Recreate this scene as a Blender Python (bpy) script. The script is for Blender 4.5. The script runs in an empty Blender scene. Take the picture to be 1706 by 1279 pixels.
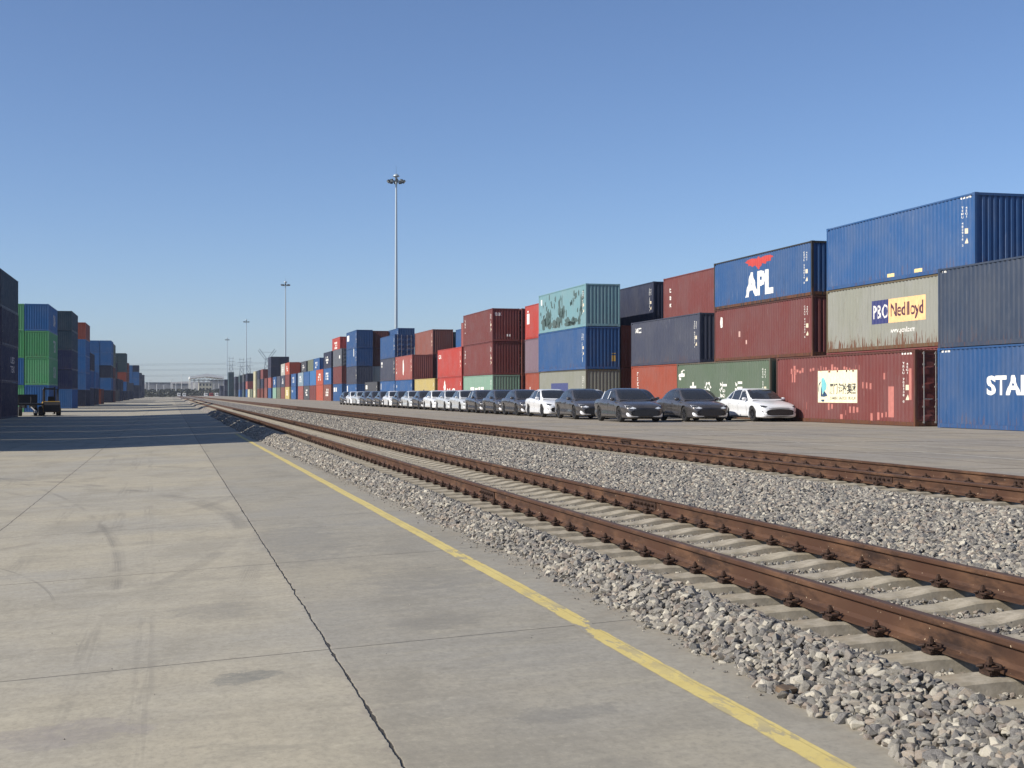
import bpy, bmesh, math, random
import numpy as np
from mathutils import Vector, Matrix
from mathutils.bvhtree import BVHTree
rad = math.radians
S = bpy.context.scene
C = S.collection

# ------------------------------------------------------------------ camera, light
F_PX, W_PX = 2290.0, 1706.0
YAW = math.atan(570.0 / F_PX)
cam_d = bpy.data.cameras.new('camera'); cam = bpy.data.objects.new('camera', cam_d); C.objects.link(cam)
cam_d.sensor_width = 36.0; cam_d.lens = 36.0 * F_PX / W_PX
cam.location = (0, 0, 1.95)
cam.rotation_euler = (rad(90) + math.atan(16.5 / F_PX), 0, -YAW)
cam_d.clip_start = 0.1; cam_d.clip_end = 9000
S.camera = cam

SUN_EL, SUN_AZ = 33.0, -8.0          # azimuth: degrees the sun stands ahead of the -X axis
sdir = Vector((-math.cos(rad(SUN_EL)) * math.cos(rad(SUN_AZ)), math.cos(rad(SUN_EL)) * math.sin(rad(SUN_AZ)), math.sin(rad(SUN_EL))))
sun_d = bpy.data.lights.new('sun', 'SUN'); sun = bpy.data.objects.new('sun', sun_d); C.objects.link(sun)
sun_d.energy = 5.0; sun_d.angle = rad(0.5); sun_d.color = (1.0, 0.935, 0.835)
sun.rotation_euler = sdir.to_track_quat('Z', 'Y').to_euler()
world = bpy.data.worlds.new('World'); S.world = world; world.use_nodes = True
wn = world.node_tree.nodes; wl = world.node_tree.links
bg = wn['Background']; sky = wn.new('ShaderNodeTexSky'); sky.sky_type = 'NISHITA'
sky.sun_disc = False; sky.sun_elevation = rad(SUN_EL); sky.sun_rotation = math.atan2(sdir.x, sdir.y)
sky.altitude = 300; sky.air_density = 0.8; sky.dust_density = 0.7; sky.ozone_density = 5.0
tint = wn.new('ShaderNodeMix'); tint.data_type = 'RGBA'; tint.blend_type = 'MULTIPLY'; tint.inputs[0].default_value = 1.0; tint.inputs[7].default_value = (1.02, .985, 1.01, 1)
wl.new(sky.outputs[0], tint.inputs[6]); wl.new(tint.outputs[2], bg.inputs[0]); bg.inputs[1].default_value = 0.108
S.view_settings.view_transform = 'Standard'; S.view_settings.look = 'None'
S.view_settings.exposure = 0.30; S.view_settings.gamma = 1.0

# ------------------------------------------------------------------ helpers
class MB:
    def __init__(s): s.v = []; s.f = []; s.m = []
    def box(s, x0, x1, y0, y1, z0, z1, m=0):
        n = len(s.v)
        s.v += [(x0,y0,z0),(x1,y0,z0),(x1,y1,z0),(x0,y1,z0),(x0,y0,z1),(x1,y0,z1),(x1,y1,z1),(x0,y1,z1)]
        for q in ((0,3,2,1),(4,5,6,7),(0,1,5,4),(1,2,6,5),(2,3,7,6),(3,0,4,7)): s.f.append([n+i for i in q]); s.m.append(m)
    def quad(s, a, b, c, d, m=0):
        n = len(s.v); s.v += [a,b,c,d]; s.f.append([n,n+1,n+2,n+3]); s.m.append(m)
    def tube(s, p, q, r0, r1=None, n=8, m=0, cap=True):
        r1 = r0 if r1 is None else r1
        p = Vector(p); q = Vector(q); d = (q-p).normalized()
        u = d.orthogonal().normalized(); w = d.cross(u); k = len(s.v)
        for c, r in ((p, r0), (q, r1)):
            for i in range(n):
                a = 2*math.pi*i/n; s.v.append(tuple(c + u*(r*math.cos(a)) + w*(r*math.sin(a))))
        for i in range(n):
            j = (i+1) % n; s.f.append([k+i, k+j, k+n+j, k+n+i]); s.m.append(m)
        if cap: s.f.append([k+i for i in range(n)][::-1]); s.m.append(m); s.f.append([k+n+i for i in range(n)]); s.m.append(m)
    def path(s, pts, r, n=6, m=0):
        for a, b in zip(pts, pts[1:]): s.tube(a, b, r, r, n, m)
    def lathe(s, prof, c=(0,0,0), axis='z', n=20, m=0):
        k = len(s.v)
        for r, h in prof:
            for i in range(n):
                a = 2*math.pi*i/n; x, y = r*math.cos(a), r*math.sin(a)
                if axis == 'z': s.v.append((c[0]+x, c[1]+y, c[2]+h))
                else: s.v.append((c[0]+h, c[1]+x, c[2]+y))
        for j in range(len(prof)-1):
            for i in range(n):
                i2 = (i+1) % n; s.f.append([k+j*n+i, k+j*n+i2, k+(j+1)*n+i2, k+(j+1)*n+i]); s.m.append(m)
    def prism(s, poly, axis, a, b, m=0):
        """extrude a closed 2-D polygon along an axis (0=x: poly is (y,z); 1=y: poly is (x,z); 2=z: poly is (x,y))"""
        k = len(s.v); n = len(poly)
        for t in (a, b):
            for p in poly:
                s.v.append({0:(t,p[0],p[1]), 1:(p[0],t,p[1]), 2:(p[0],p[1],t)}[axis])
        for i in range(n):
            j = (i+1) % n; s.f.append([k+i, k+j, k+n+j, k+n+i]); s.m.append(m)
        s.f.append([k+i for i in range(n)][::-1]); s.m.append(m); s.f.append([k+n+i for i in range(n)]); s.m.append(m)
    def mesh(s, name, smooth=False, fix=True):
        me = bpy.data.meshes.new(name); me.from_pydata(s.v, [], s.f)
        me.polygons.foreach_set('material_index', s.m)
        if fix:
            bm = bmesh.new(); bm.from_mesh(me); bmesh.ops.recalc_face_normals(bm, faces=bm.faces); bm.to_mesh(me); bm.free()
        if smooth: me.polygons.foreach_set('use_smooth', [True]*len(me.polygons))
        me.update(); return me

def link(name, me, mats, parent=None, loc=(0,0,0)):
    """mesh object whose materials sit on the object, so copies can share the mesh"""
    o = bpy.data.objects.new(name, me); C.objects.link(o)
    if not isinstance(mats, (list, tuple)): mats = [mats]
    while len(me.materials) < len(mats): me.materials.append(None)
    for i, m in enumerate(mats):
        o.material_slots[i].link = 'OBJECT'; o.material_slots[i].material = m
    if parent: o.parent = parent
    o.location = loc; return o
def tag(o, label=None, cat=None, group=None, kind=None):
    if label: o['label'] = label
    if cat: o['category'] = cat
    if group: o['group'] = group
    if kind: o['kind'] = kind
    return o
def empty(name, loc=(0,0,0), rz=0.0):
    o = bpy.data.objects.new(name, None); C.objects.link(o); o.location = loc; o.rotation_euler = (0,0,rz)
    o.empty_display_size = 0.3; return o
def copy_tree(o, parent=None):
    c = o.copy(); C.objects.link(c); c.parent = parent
    for ch in o.children: copy_tree(ch, c)
    return c

# ------------------------------------------------------------------ node helper
class NT:
    def __init__(s, name):
        s.mat = bpy.data.materials.new(name); s.mat.use_nodes = True
        s.t = s.mat.node_tree; s.n = s.t.nodes; s.b = s.n['Principled BSDF']
    def new(s, t, **k):
        n = s.n.new(t)
        for a, v in k.items(): setattr(n, a, v)
        return n
    def set(s, sock, v):
        if isinstance(v, bpy.types.NodeSocket): s.t.links.new(v, sock)
        elif v is not None:
            if sock.type == 'RGBA' and len(v) == 3: v = (*v, 1)
            sock.default_value = v
    def math(s, op, a, b=0.0, c=None, clamp=False):
        n = s.new('ShaderNodeMath', operation=op, use_clamp=clamp); s.set(n.inputs[0], a); s.set(n.inputs[1], b)
        if c is not None: s.set(n.inputs[2], c)
        return n.outputs[0]
    def mix(s, f, a, b, mode='MIX'):
        n = s.new('ShaderNodeMix', data_type='RGBA', blend_type=mode); s.set(n.inputs[0], f); s.set(n.inputs[6], a); s.set(n.inputs[7], b)
        return n.outputs[2]
    def noise(s, vec, scale, detail=3.0, rough=0.55, dist=0.0, dims='3D'):
        n = s.new('ShaderNodeTexNoise', noise_dimensions=dims); s.set(n.inputs['Vector'], vec); n.inputs['Scale'].default_value = scale
        n.inputs['Detail'].default_value = detail; n.inputs['Roughness'].default_value = rough; n.inputs['Distortion'].default_value = dist
        return n.outputs['Fac']
    def ramp(s, f, lo, hi, a=0.0, b=1.0, smooth=True):
        n = s.new('ShaderNodeMapRange', interpolation_type='SMOOTHSTEP' if smooth else 'LINEAR')
        s.set(n.inputs[0], f); s.set(n.inputs[1], lo); s.set(n.inputs[2], hi); s.set(n.inputs[3], a); s.set(n.inputs[4], b)
        return n.outputs[0]
    def coord(s, kind='Object', sc=(1,1,1), off=None):
        c = s.new('ShaderNodeTexCoord').outputs[kind]
        m = s.new('ShaderNodeMapping'); s.t.links.new(c, m.inputs[0]); m.inputs['Scale'].default_value = sc
        if off is not None: s.set(m.inputs['Location'], off)
        return m.outputs[0]
    def bump(s, h, dist=0.01, strength=1.0):
        n = s.new('ShaderNodeBump'); s.set(n.inputs['Height'], h); n.inputs['Distance'].default_value = dist; n.inputs['Strength'].default_value = strength
        s.t.links.new(n.outputs[0], s.b.inputs['Normal'])
    def sep(s, v):
        n = s.new('ShaderNodeSeparateXYZ'); s.set(n.inputs[0], v); return n.outputs
    def fin(s, col, rough=0.6, metal=0.0, spec=0.4, coat=0.0):
        s.set(s.b.inputs['Base Color'], col); s.set(s.b.inputs['Roughness'], rough); s.set(s.b.inputs['Metallic'], metal)
        s.set(s.b.inputs['Specular IOR Level'], spec); s.set(s.b.inputs['Coat Weight'], coat); return s.mat

def lin(r, g, b, k=1.0):
    f = lambda c: (c/255/12.92 if c <= 10.3 else ((c/255+.055)/1.055)**2.4)*k
    return (f(r), f(g), f(b))

_pc = {}
def paint(rgb, wear=0.5, rust=0.3):
    """weathered corrugated-steel paint"""
    key = (rgb, wear, rust)
    if key in _pc: return _pc[key]
    N = NT('container_paint_%d_%d_%d' % rgb); base = lin(*rgb, k=0.60)
    r = N.new('ShaderNodeObjectInfo').outputs['Random']
    off = N.new('ShaderNodeCombineXYZ'); N.set(off.inputs[0], N.math('MULTIPLY', r, 37)); N.set(off.inputs[1], N.math('MULTIPLY', r, 91))
    p = N.coord(off=off.outputs[0]); ps = N.coord(sc=(5, 5, 0.55), off=off.outputs[0])
    lum = sum(base)/3
    fade = tuple(0.70*c + 0.30*(lum*0.9+0.08) for c in base); dark = tuple(c*0.55 for c in base)
    col = N.mix(N.math('MULTIPLY', N.ramp(N.noise(p, 0.6, 3), .35, .7), wear), base, fade)
    col = N.mix(N.math('MULTIPLY', N.ramp(N.noise(ps, 1.0, 5, .65), .5, .78), 0.45*wear+.15), col, dark)
    col = N.mix(N.math('MULTIPLY', N.ramp(N.noise(ps, 1.7, 4, .6), .62, .74), 0.22*wear), col, (0.55, .53, .5))
    z = N.sep(N.coord())[2]
    low = N.ramp(z, 1.1, 0.1)
    rn = N.noise(ps, 2.2, 6, .7)
    rm = N.math('MAXIMUM', N.ramp(N.math('ADD', rn, N.math('MULTIPLY', low, 0.17)), .74-.14*rust, .80-.14*rust), N.math('MULTIPLY', N.ramp(N.noise(p, 9, 4, .7), .66, .72), 0.6))
    col = N.mix(N.math('MULTIPLY', rm, min(1, rust*1.3)), col, (0.115, 0.047, 0.022))
    v = N.ramp(r, 0, 1, .92, 1.07)
    hs = N.new('ShaderNodeHueSaturation'); N.set(hs.inputs['Color'], col); N.set(hs.inputs['Value'], v)
    N.bump(N.noise(p, 1.3, 2), 0.02, .35)
    _pc[key] = N.fin(hs.outputs[0], N.ramp(N.noise(p, 3), .3, .7, .5, .72), 0, .35); return _pc[key]
def plain(name, rgb, rough=.6, metal=0, spec=.4, coat=0, var=.12, scale=20):
    N = NT(name); base = lin(*rgb, k=.9); n = N.noise(N.coord(), scale, 4)
    return N.fin(N.mix(N.ramp(n, .3, .7), tuple(c*(1-var) for c in base), tuple(min(1, c*(1+var)) for c in base)), rough, metal, spec, coat)

# ------------------------------------------------------------------ ground shapes
Z_R = 0.72                                    # right-hand yard
def smooth(t): t = min(max(t, 0), 1); return t*t*(3-2*t)
def gz(X, Y):                                 # left-hand yard, falling away from the track
    t = min(max((Y-12)/45, 0), 1)
    zt = .36 - .15*t
    return zt*(1-min(max((3.6-X)/7.5, 0), 1)) if X < 3.6 else zt

# tyre scuffs: circles through three points read off the yard surface
def circ(a, b, c):
    (ax, ay), (bx, by), (cx, cy) = a, b, c; d = 2*(ax*(by-cy)+bx*(cy-ay)+cx*(ay-by))
    ux = ((ax*ax+ay*ay)*(by-cy)+(bx*bx+by*by)*(cy-ay)+(cx*cx+cy*cy)*(ay-by))/d; uy = ((ax*ax+ay*ay)*(cx-bx)+(bx*bx+by*by)*(ax-cx)+(cx*cx+cy*cy)*(bx-ax))/d
    return ux, uy, math.hypot(ax-ux, ay-uy)
def on_yard(px, py):
    H = 1.7
    for _ in range(30):
        zc = F_PX*H/(py-656); xc = (px-853)/F_PX*zc; X = zc*math.sin(YAW)+xc*math.cos(YAW); Y = zc*math.cos(YAW)-xc*math.sin(YAW); H = 1.95-gz(X, Y)
    return X, Y
RINGS = [(*circ(*[on_yard(*p) for p in pts_]), w_, k_) for pts_, w_, k_ in (
 (((0,797),(164,809),(375,856)), .16, .42), (((0,818),(117,847),(200,940)), .09, .25), (((20,806),(290,825),(400,872)), .13, .34),
 (((60,812),(173,880),(196,960)), .06, .4), (((248,776),(328,781),(398,823)), .15, .34), (((90,1000),(84,1040),(60,1070)), .02, .6))]
def concrete(name, tint, marks):
    N = NT(name); P = N.coord(); x, y, z = N.sep(P)
    n1 = N.noise(P, .22, 5, .6); n2 = N.noise(N.coord(sc=(1, .45, 1)), 1.1, 6, .62, .3); n3 = N.noise(P, 8, 5, .7); n4 = N.noise(N.coord(sc=(.35, 2.4, 1)), .8, 5, .6, .5)
    a = lin(*tint, k=.86); warm = (a[0]*1.06, a[1]*1.02, a[2]*.93); cool = (a[0]*.86, a[1]*.88, a[2]*.93)
    col = N.mix(N.ramp(n1, .35, .65), cool, warm)
    col = N.mix(N.math('MULTIPLY', N.ramp(n2, .46, .68), .58), col, tuple(c*.60 for c in a))
    n5 = N.noise(N.coord(sc=(.5, 1.6, 1)), 3.4, 6, .68, .8)
    col = N.mix(N.math('MULTIPLY', N.ramp(n5, .5, .68), .30), col, (a[0]*1.25, a[1]*1.22, a[2]*1.12)); col = N.mix(N.math('MULTIPLY', N.ramp(n5, .44, .30), .26), col, (a[0]*.6, a[1]*.58, a[2]*.55))
    col = N.mix(N.math('MULTIPLY', N.ramp(n4, .5, .75), .42), col, (a[0]*1.22, a[1]*1.2, a[2]*1.12))
    col = N.mix(N.math('MULTIPLY', N.ramp(n4, .46, .28), .30), col, (a[0]*.62, a[1]*.61, a[2]*.6))
    n6 = N.noise(N.coord(sc=(1, .6, 1)), 26, 5, .75); n7 = N.noise(N.coord(sc=(.8, 1.3, 1)), 1.9, 8, .74, .4)
    col = N.mix(N.math('MULTIPLY', N.ramp(n3, .35, .72), .30), col, (a[0]*.55, a[1]*.54, a[2]*.52))
    col = N.mix(N.math('MULTIPLY', N.ramp(n6, .46, .68), .42), col, (a[0]*.5, a[1]*.5, a[2]*.5)); col = N.mix(N.math('MULTIPLY', N.ramp(n6, .46, .3), .32), col, (a[0]*1.35, a[1]*1.33, a[2]*1.28))
    col = N.mix(N.math('MULTIPLY', N.ramp(n7, .54, .66), .5), col, (a[0]*.60, a[1]*.60, a[2]*.59))
    # small pits and specks
    pits = N.ramp(N.noise(N.coord(sc=(1, .6, 1)), 8.5, 3, .6), .745, .76)
    col = N.mix(N.math('MULTIPLY', pits, .65), col, (.07, .065, .06))
    h = N.math('MULTIPLY', n3, .25)
    if marks:
        right = N.ramp(x, 1.0, 1.1)
        col = N.mix(N.math('MULTIPLY', right, .26), col, (a[0]*.62, a[1]*.63, a[2]*.655)); col = N.mix(N.math('MULTIPLY', N.math('SUBTRACT', 1, right), .12), col, (a[0]*1.5, a[1]*1.46, a[2]*1.36))
        wob = N.math('MULTIPLY', N.math('SUBTRACT', N.noise(P, 2.3, 5, .65), .5), .05)
        rough_edge = N.noise(P, 11, 4, .7)
        groove = None
        def joint(d, w, chip):
            nonlocal col, groove
            ad = N.math('ABSOLUTE', N.math('ADD', d, wob))
            ww = N.math('ADD', N.math('MULTIPLY', N.ramp(N.noise(P, 4.5, 3), .5, .8), chip), w)
            m = N.ramp(N.math('SUBTRACT', ad, ww), .004, -.004)
            edge = N.math('MULTIPLY', N.ramp(ad, .14, .01), N.ramp(rough_edge, .45, .7))
            col = N.mix(N.math('MULTIPLY', edge, .35), col, (a[0]*.6, a[1]*.55, a[2]*.6))
            col = N.mix(N.math('MULTIPLY', m, .93), col, (.035, .031, .027))
            groove = m if groove is None else N.math('MAXIMUM', groove, m)
        joint(N.math('SUBTRACT', x, 1.05), .0048, .013)
        for xx in (-2.25, -5.5, -8.8): joint(N.math('SUBTRACT', x, xx), .004, .006)
        ys = N.math('SUBTRACT', y, N.math('MULTIPLY', x, .03))
        cyc = N.math('SUBTRACT', N.math('MODULO', N.math('ADD', ys, 500-8.64+2.4), 4.86), 2.4)
        wob2 = N.math('MULTIPLY', N.math('SUBTRACT', N.noise(P, 3.0, 3), .5), .02)
        cm = N.ramp(N.math('ABSOLUTE', N.math('ADD', cyc, wob2)), .011, .003)
        col = N.mix(N.math('MULTIPLY', cm, .72), col, (.05, .045, .04))
        groove = N.math('MAXIMUM', groove, cm)
        h = N.math('SUBTRACT', h, N.math('MULTIPLY', groove, 1.2))
        # curved tyre scuffs: rings
        brk = N.ramp(N.noise(P, .7, 3), .38, .6)
        thr = N.ramp(N.noise(N.coord(sc=(1, .03, 1)), 30, 2, .5), .4, .6)
        def ring(cx, cy, r, w, k):
            nonlocal col
            dx = N.math('SUBTRACT', x, cx); dy = N.math('SUBTRACT', y, cy)
            rr = N.math('SQRT', N.math('ADD', N.math('MULTIPLY', dx, dx), N.math('MULTIPLY', dy, dy)))
            d = N.math('ABSOLUTE', N.math('SUBTRACT', rr, r))
            n1d = N.new('ShaderNodeTexNoise', noise_dimensions='1D'); N.set(n1d.inputs['W'], N.math('MULTIPLY', rr, 26)); n1d.inputs['Detail'].default_value = 2
            k = N.math('MULTIPLY', N.ramp(n1d.outputs['Fac'], .35, .6), k*1.3)
            m = N.math('MULTIPLY', N.math('MULTIPLY', N.ramp(d, w, w*.3), N.math('MULTIPLY', brk, N.math('MULTIPLY', N.ramp(y, 11, 14), N.ramp(x, 1.6, .6)))), k)
            col = N.mix(m, col, (a[0]*.4, a[1]*.4, a[2]*.42))
        for cx_, cy_, r_, w_, k_ in RINGS: ring(cx_, cy_, r_, w_, k_)
        def streak(x0, w, k, slope=0.0):
            nonlocal col
            d = N.math('ABSOLUTE', N.math('SUBTRACT', N.math('SUBTRACT', x, x0), N.math('MULTIPLY', y, slope)))
            m = N.math('MULTIPLY', N.math('MULTIPLY', N.ramp(d, w, w*.5), thr), N.math('MULTIPLY', N.ramp(N.noise(N.coord(sc=(1, .5, 1)), .35, 2), .42, .62), k))
            col = N.mix(m, col, (a[0]*.5, a[1]*.5, a[2]*.52))
        streak(-.45, .10, .34, -.012); streak(-.05, .09, .36, -.012); streak(-1.55, .12, .30); streak(-1.15, .05, .3, .01); streak(-3.6, .2, .3, .01)
        def patch(cx, cy, rx, ry, k, c=(.16, .155, .14)):
            nonlocal col
            dx = N.math('DIVIDE', N.math('SUBTRACT', x, cx), rx); dy = N.math('DIVIDE', N.math('SUBTRACT', y, cy), ry)
            q = N.math('ADD', N.math('MULTIPLY', dx, dx), N.math('MULTIPLY', dy, dy))
            q = N.math('ADD', q, N.math('MULTIPLY', N.math('SUBTRACT', N.noise(P, 5.5, 7, .75), .5), 5.0))
            col = N.mix(N.math('MULTIPLY', N.math('MULTIPLY', N.ramp(q, 1.0, .35), k), N.ramp(rough_edge, .3, .6, .45, 1)), col, c)
        patch(.48, 8.6, .24, .24, .65, (.13, .135, .125)); patch(-1.6, 9.5, .35, .75, .5, (.15, .15, .14))
        patch(-.55, 7.6, .55, .35, .38, (.2, .18, .19)); patch(-1.3, 7.2, .5, .28, .42); patch(2.2, 12.2, .6, 1.0, .4); patch(1.9, 9.9, .5, .35, .35); patch(2.0, 6.9, .35, .2, .45)
        patch(.35, 11.3, .4, .5, .33); patch(1.5, 16, .6, 2.2, .35); patch(-4, 33, 2.4, 1.4, .3)
        # dust blown from the ballast toe
        dust = N.math('MULTIPLY', N.ramp(x, 2.92, 3.3), N.ramp(N.noise(P, 5, 6, .75), .42, .6, .12, .85))
        col = N.mix(dust, col, (.27, .235, .18))
    N.bump(h, .012, .7)
    return N.fin(col, N.ramp(n2, .3, .7, .78, .93), 0, .25)

m_conc_l = concrete('yard_concrete_left', (171, 165, 150), True)
m_conc_r = concrete('yard_concrete_right', (164, 156, 143), False)

def grid_sheet(name, xs, ys, zf, mat, label=None):
    v = [(x, y, zf(x, y)) for y in ys for x in xs]; n = len(xs)
    f = [(j*n+i, j*n+i+1, (j+1)*n+i+1, (j+1)*n+i) for j in range(len(ys)-1) for i in range(n-1)]
    me = bpy.data.meshes.new(name); me.from_pydata(v, [], f)
    me.polygons.foreach_set('use_smooth', [True]*len(f))
    o = link(name, me, mat); tag(o, label, kind='structure'); return o

N = NT('bare_earth'); P = N.coord()
m_earth = N.fin(N.mix(N.ramp(N.noise(P, .01, 6), .3, .7), lin(150, 140, 122, .8), lin(118, 112, 100, .8)), .95, 0, .2)
me = bpy.data.meshes.new('ground'); K = 8000
me.from_pydata([(-K, -400, -.45), (K, -400, -.45), (K, K, -.45), (-K, K, -.45)], [], [(0,1,2,3)])
tag(link('ground', me, m_earth), 'flat pale earth reaching the horizon beyond the container yard', kind='structure')
ysL = [-30, -10, 0, 4, 8, 12, 16, 20, 30, 40, 57, 70, 100, 160, 300, 600, 1100]
grid_sheet('left_yard', [-220, -60, -20, -10, -6, -3.9, -2, 0, 1.5, 3.6, 4.6], ysL, gz, m_conc_l, 'pale concrete yard left of the railway with dark joints')
grid_sheet('right_yard', [12.36, 14, 20, 30, 60, 320], ysL, lambda x, y: Z_R, m_conc_r, 'grey concrete yard right of the railway under the cars')
mb = MB(); mb.box(12.33, 12.36, -30, 1100, -.4, Z_R-.004)
link('yard_edge', mb.mesh('yard_edge'), m_conc_r)['kind'] = 'structure'

# yellow line with worn gaps
N = NT('yellow_road_paint'); P = N.coord(); x, y, z = N.sep(P)
w1 = N.ramp(N.noise(N.coord(sc=(1, .35, 1)), 9, 6, .75), .60, .66)
zone = N.math('ADD', N.math('MULTIPLY', N.ramp(N.math('ABSOLUTE', N.math('SUBTRACT', y, 9.35)), 1.1, .3), 1.0), N.math('ADD', N.ramp(N.noise(P, .4, 3), .5, .68, .1, .8), N.math('MULTIPLY', N.ramp(N.math('ABSOLUTE', N.math('SUBTRACT', y, 13.2)), .8, .1), .6)), clamp=True)
w2 = N.ramp(N.noise(N.coord(sc=(1, .3, 1)), 7, 5, .7), .50, .54)
wearf = N.math('MAXIMUM', N.math('MULTIPLY', w1, .5), N.math('MULTIPLY', w2, zone))
col = N.mix(N.noise(P, 3, 4), lin(226, 208, 136, .8), lin(202, 180, 108, .8))
col = N.mix(N.ramp(N.math('ABSOLUTE', N.math('SUBTRACT', x, 2.862)), .006, .002, 0, .35), col, lin(120, 105, 60))
col = N.mix(N.math('MULTIPLY', N.ramp(N.noise(P, 22, 4), .5, .8), .3), col, lin(140, 126, 90))
col = N.mix(wearf, col, lin(150, 144, 130, .85))
N.bump(N.noise(P, 30, 3), .003, .4)
m_yel = N.fin(col, .75, 0, .3)
vy, fy = [], []; yy = 3.0; k = 0; rnd = random.Random(4)
while yy < 62:
    jx = .004*math.sin(yy*1.3) + rnd.uniform(-.003, .003) + (.02*smooth((yy-9.1)/.3) if yy < 9.6 else .02)
    w = .068 + rnd.uniform(-.003, .003)
    for xx in (2.82-w+jx, 2.82+w+jx): vy.append((xx, yy, gz(xx, yy)+.004))
    if k: fy.append((2*k-2, 2*k-1, 2*k+1, 2*k))
    k += 1; yy += .12
me = bpy.data.meshes.new('yellow_line'); me.from_pydata(vy, [], fy)
tag(link('yellow_line', me, m_yel), 'worn yellow painted safety line along the left yard edge', kind='structure')
m_white_line = plain('faded_white_road_paint', (196, 190, 176), .8, var=.2, scale=3)
for i, (xl, y0, y1, w) in enumerate(((15.4, 21, 26.5, .09), (15.4, 27.2, 34, .07), (15.5, 38, 60, .06), (17.2, 26, 60, .06))):
    mb = MB(); mb.quad((xl-w/2, y0, Z_R+.004), (xl+w/2, y0, Z_R+.004), (xl+w/2, y1, Z_R+.004), (xl-w/2, y1, Z_R+.004))
    link('white_line', mb.mesh('white_line', fix=False), m_white_line)['kind'] = 'structure'
# construction joints of the right yard
m_joint = plain('joint_filler', (92, 86, 78), .9)
for yj in range(20, 64, 6):
    mb = MB(); mb.box(12.4, 60, yj-.008, yj+.008, Z_R-.01, Z_R+.003); link('yard_joint', mb.mesh('yard_joint'), m_joint)['kind'] = 'structure'
for xj in (14.1, 19.0, 24.0):
    mb = MB(); mb.box(xj-.01, xj+.01, 10, 220, Z_R-.01, Z_R+.0035); link('yard_joint', mb.mesh('yard_joint'), m_joint)['kind'] = 'structure'

# ------------------------------------------------------------------ railway
T1, T2 = 5.05, 10.95                     # track centre lines
ZS1, ZS2 = .475, .60                     # sleeper tops at the rail seat
GH = .7525                               # half distance between rail centres
# rusty rail
N = NT('rusty_rail_steel'); P = N.coord(sc=(1, .3, 1)); n = N.noise(P, 7, 6, .7); nb = N.noise(N.coord(), .8, 3)
col = N.mix(N.ramp(n, .32, .66), lin(48, 34, 27), lin(102, 74, 54)); col = N.mix(N.ramp(nb, .4, .65), col, N.mix(n, lin(84, 58, 40), lin(66, 44, 35)))
z = N.sep(N.coord())[2]
col = N.mix(N.ramp(z, .171, .176, 0, .8), col, lin(84, 68, 60))
spots = N.ramp(N.noise(N.coord(), 42, 1, .4), .775, .79); col = N.mix(N.math('MULTIPLY', spots, .8), col, lin(200, 180, 150))
N.bump(N.noise(N.coord(), 60, 4, .7), .002, .5)
m_rail = N.fin(col, .72, .15, .35)
m_clip = plain('dark_clip_steel', (66, 48, 38), .75, .25, var=.4, scale=30)
N = NT('sleeper_concrete'); P = N.coord(); n = N.noise(P, 7, 6, .7); n2 = N.noise(N.coord(), 2.2, 3)
rr = N.new('ShaderNodeObjectInfo').outputs['Random']
col = N.mix(N.ramp(n, .3, .7), lin(142, 134, 118, .85), lin(178, 169, 152, .9)); col = N.mix(N.math('MULTIPLY', N.ramp(n2, .5, .7), .45), col, lin(120, 104, 80))
col = N.mix(N.math('MULTIPLY', rr, .25), col, lin(160, 152, 128))
N.bump(N.noise(P, 45, 4, .7), .004, .6); m_sleep = N.fin(col, .9, 0, .25)

RP = [(-.075,0),(.075,0),(.075,.011),(.028,.026),(.0085,.05),(.0085,.125),(.034,.138),(.0365,.144),(.0365,.166),(.028,.174),(.012,.176),(-.012,.176),(-.028,.174),(-.0365,.166),(-.0365,.144),(-.034,.138),(-.0085,.125),(-.0085,.05),(-.028,.026),(-.075,.011)]
def sleeper_mesh():
    # stations along x: (x, ztop, half top width, half bottom width)
    st = [(-1.3,-.05,.092,.155),(-1.285,-.026,.098,.165),(-1.05,-.006,.100,.17),(-.90,.0,.100,.17),(-.60,.0,.100,.17),(-.50,-.006,.104,.168),(-.30,-.040,.108,.162),(0,-.055,.108,.16)]
    st = st + [(-a, b, c, d) for a, b, c, d in st[:-1][::-1]]
    v, f = [], []
    for x, zt, a, b in st:
        v += [(x,-b,-.17),(x,-a-.016,zt-.012),(x,-a+.004,zt),(x,a-.004,zt),(x,a+.016,zt-.012),(x,b,-.17)]
    for i in range(len(st)-1):
        for j in range(5): k = i*6+j; f.append((k, k+1, k+7, k+6))
    f += [(0,1,2,3,4,5), tuple(range(6*(len(st)-1), 6*len(st)))[::-1]]
    m = MB(); m.v = v; m.f = [list(q) for q in f]; m.m = [0]*len(f); return m.mesh('concrete_sleeper')
def clip_mesh():
    m = MB()
    m.box(-.035, .035, -.055, .055, .0, .022); m.box(.005, .03, -.065, .065, .018, .045)
    for sy in (-1, 1):      # bent spring bars of the clip
        pts = [(.035, .012*sy, .052), (.055, .045*sy, .045), (.02, .075*sy, .04), (-.03, .07*sy, .042), (-.05, .04*sy, .055), (-.03, .015*sy, .062), (.02, .012*sy, .06)]
        m.path(pts, .0095, 6)
    m.tube((0, 0, .02), (0, 0, .105), .012, n=8); m.tube((0, 0, .068), (0, 0, .09), .021, n=6); m.tube((0, 0, .06), (0, 0, .067), .028, n=10)
    me = m.mesh('rail_clip'); me.transform(Matrix.Scale(.88, 4)); return me
slm, clm = sleeper_mesh(), clip_mesh()
clmR = clm.copy(); clmR.transform(Matrix.Rotation(math.pi, 4, 'Z'))
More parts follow.
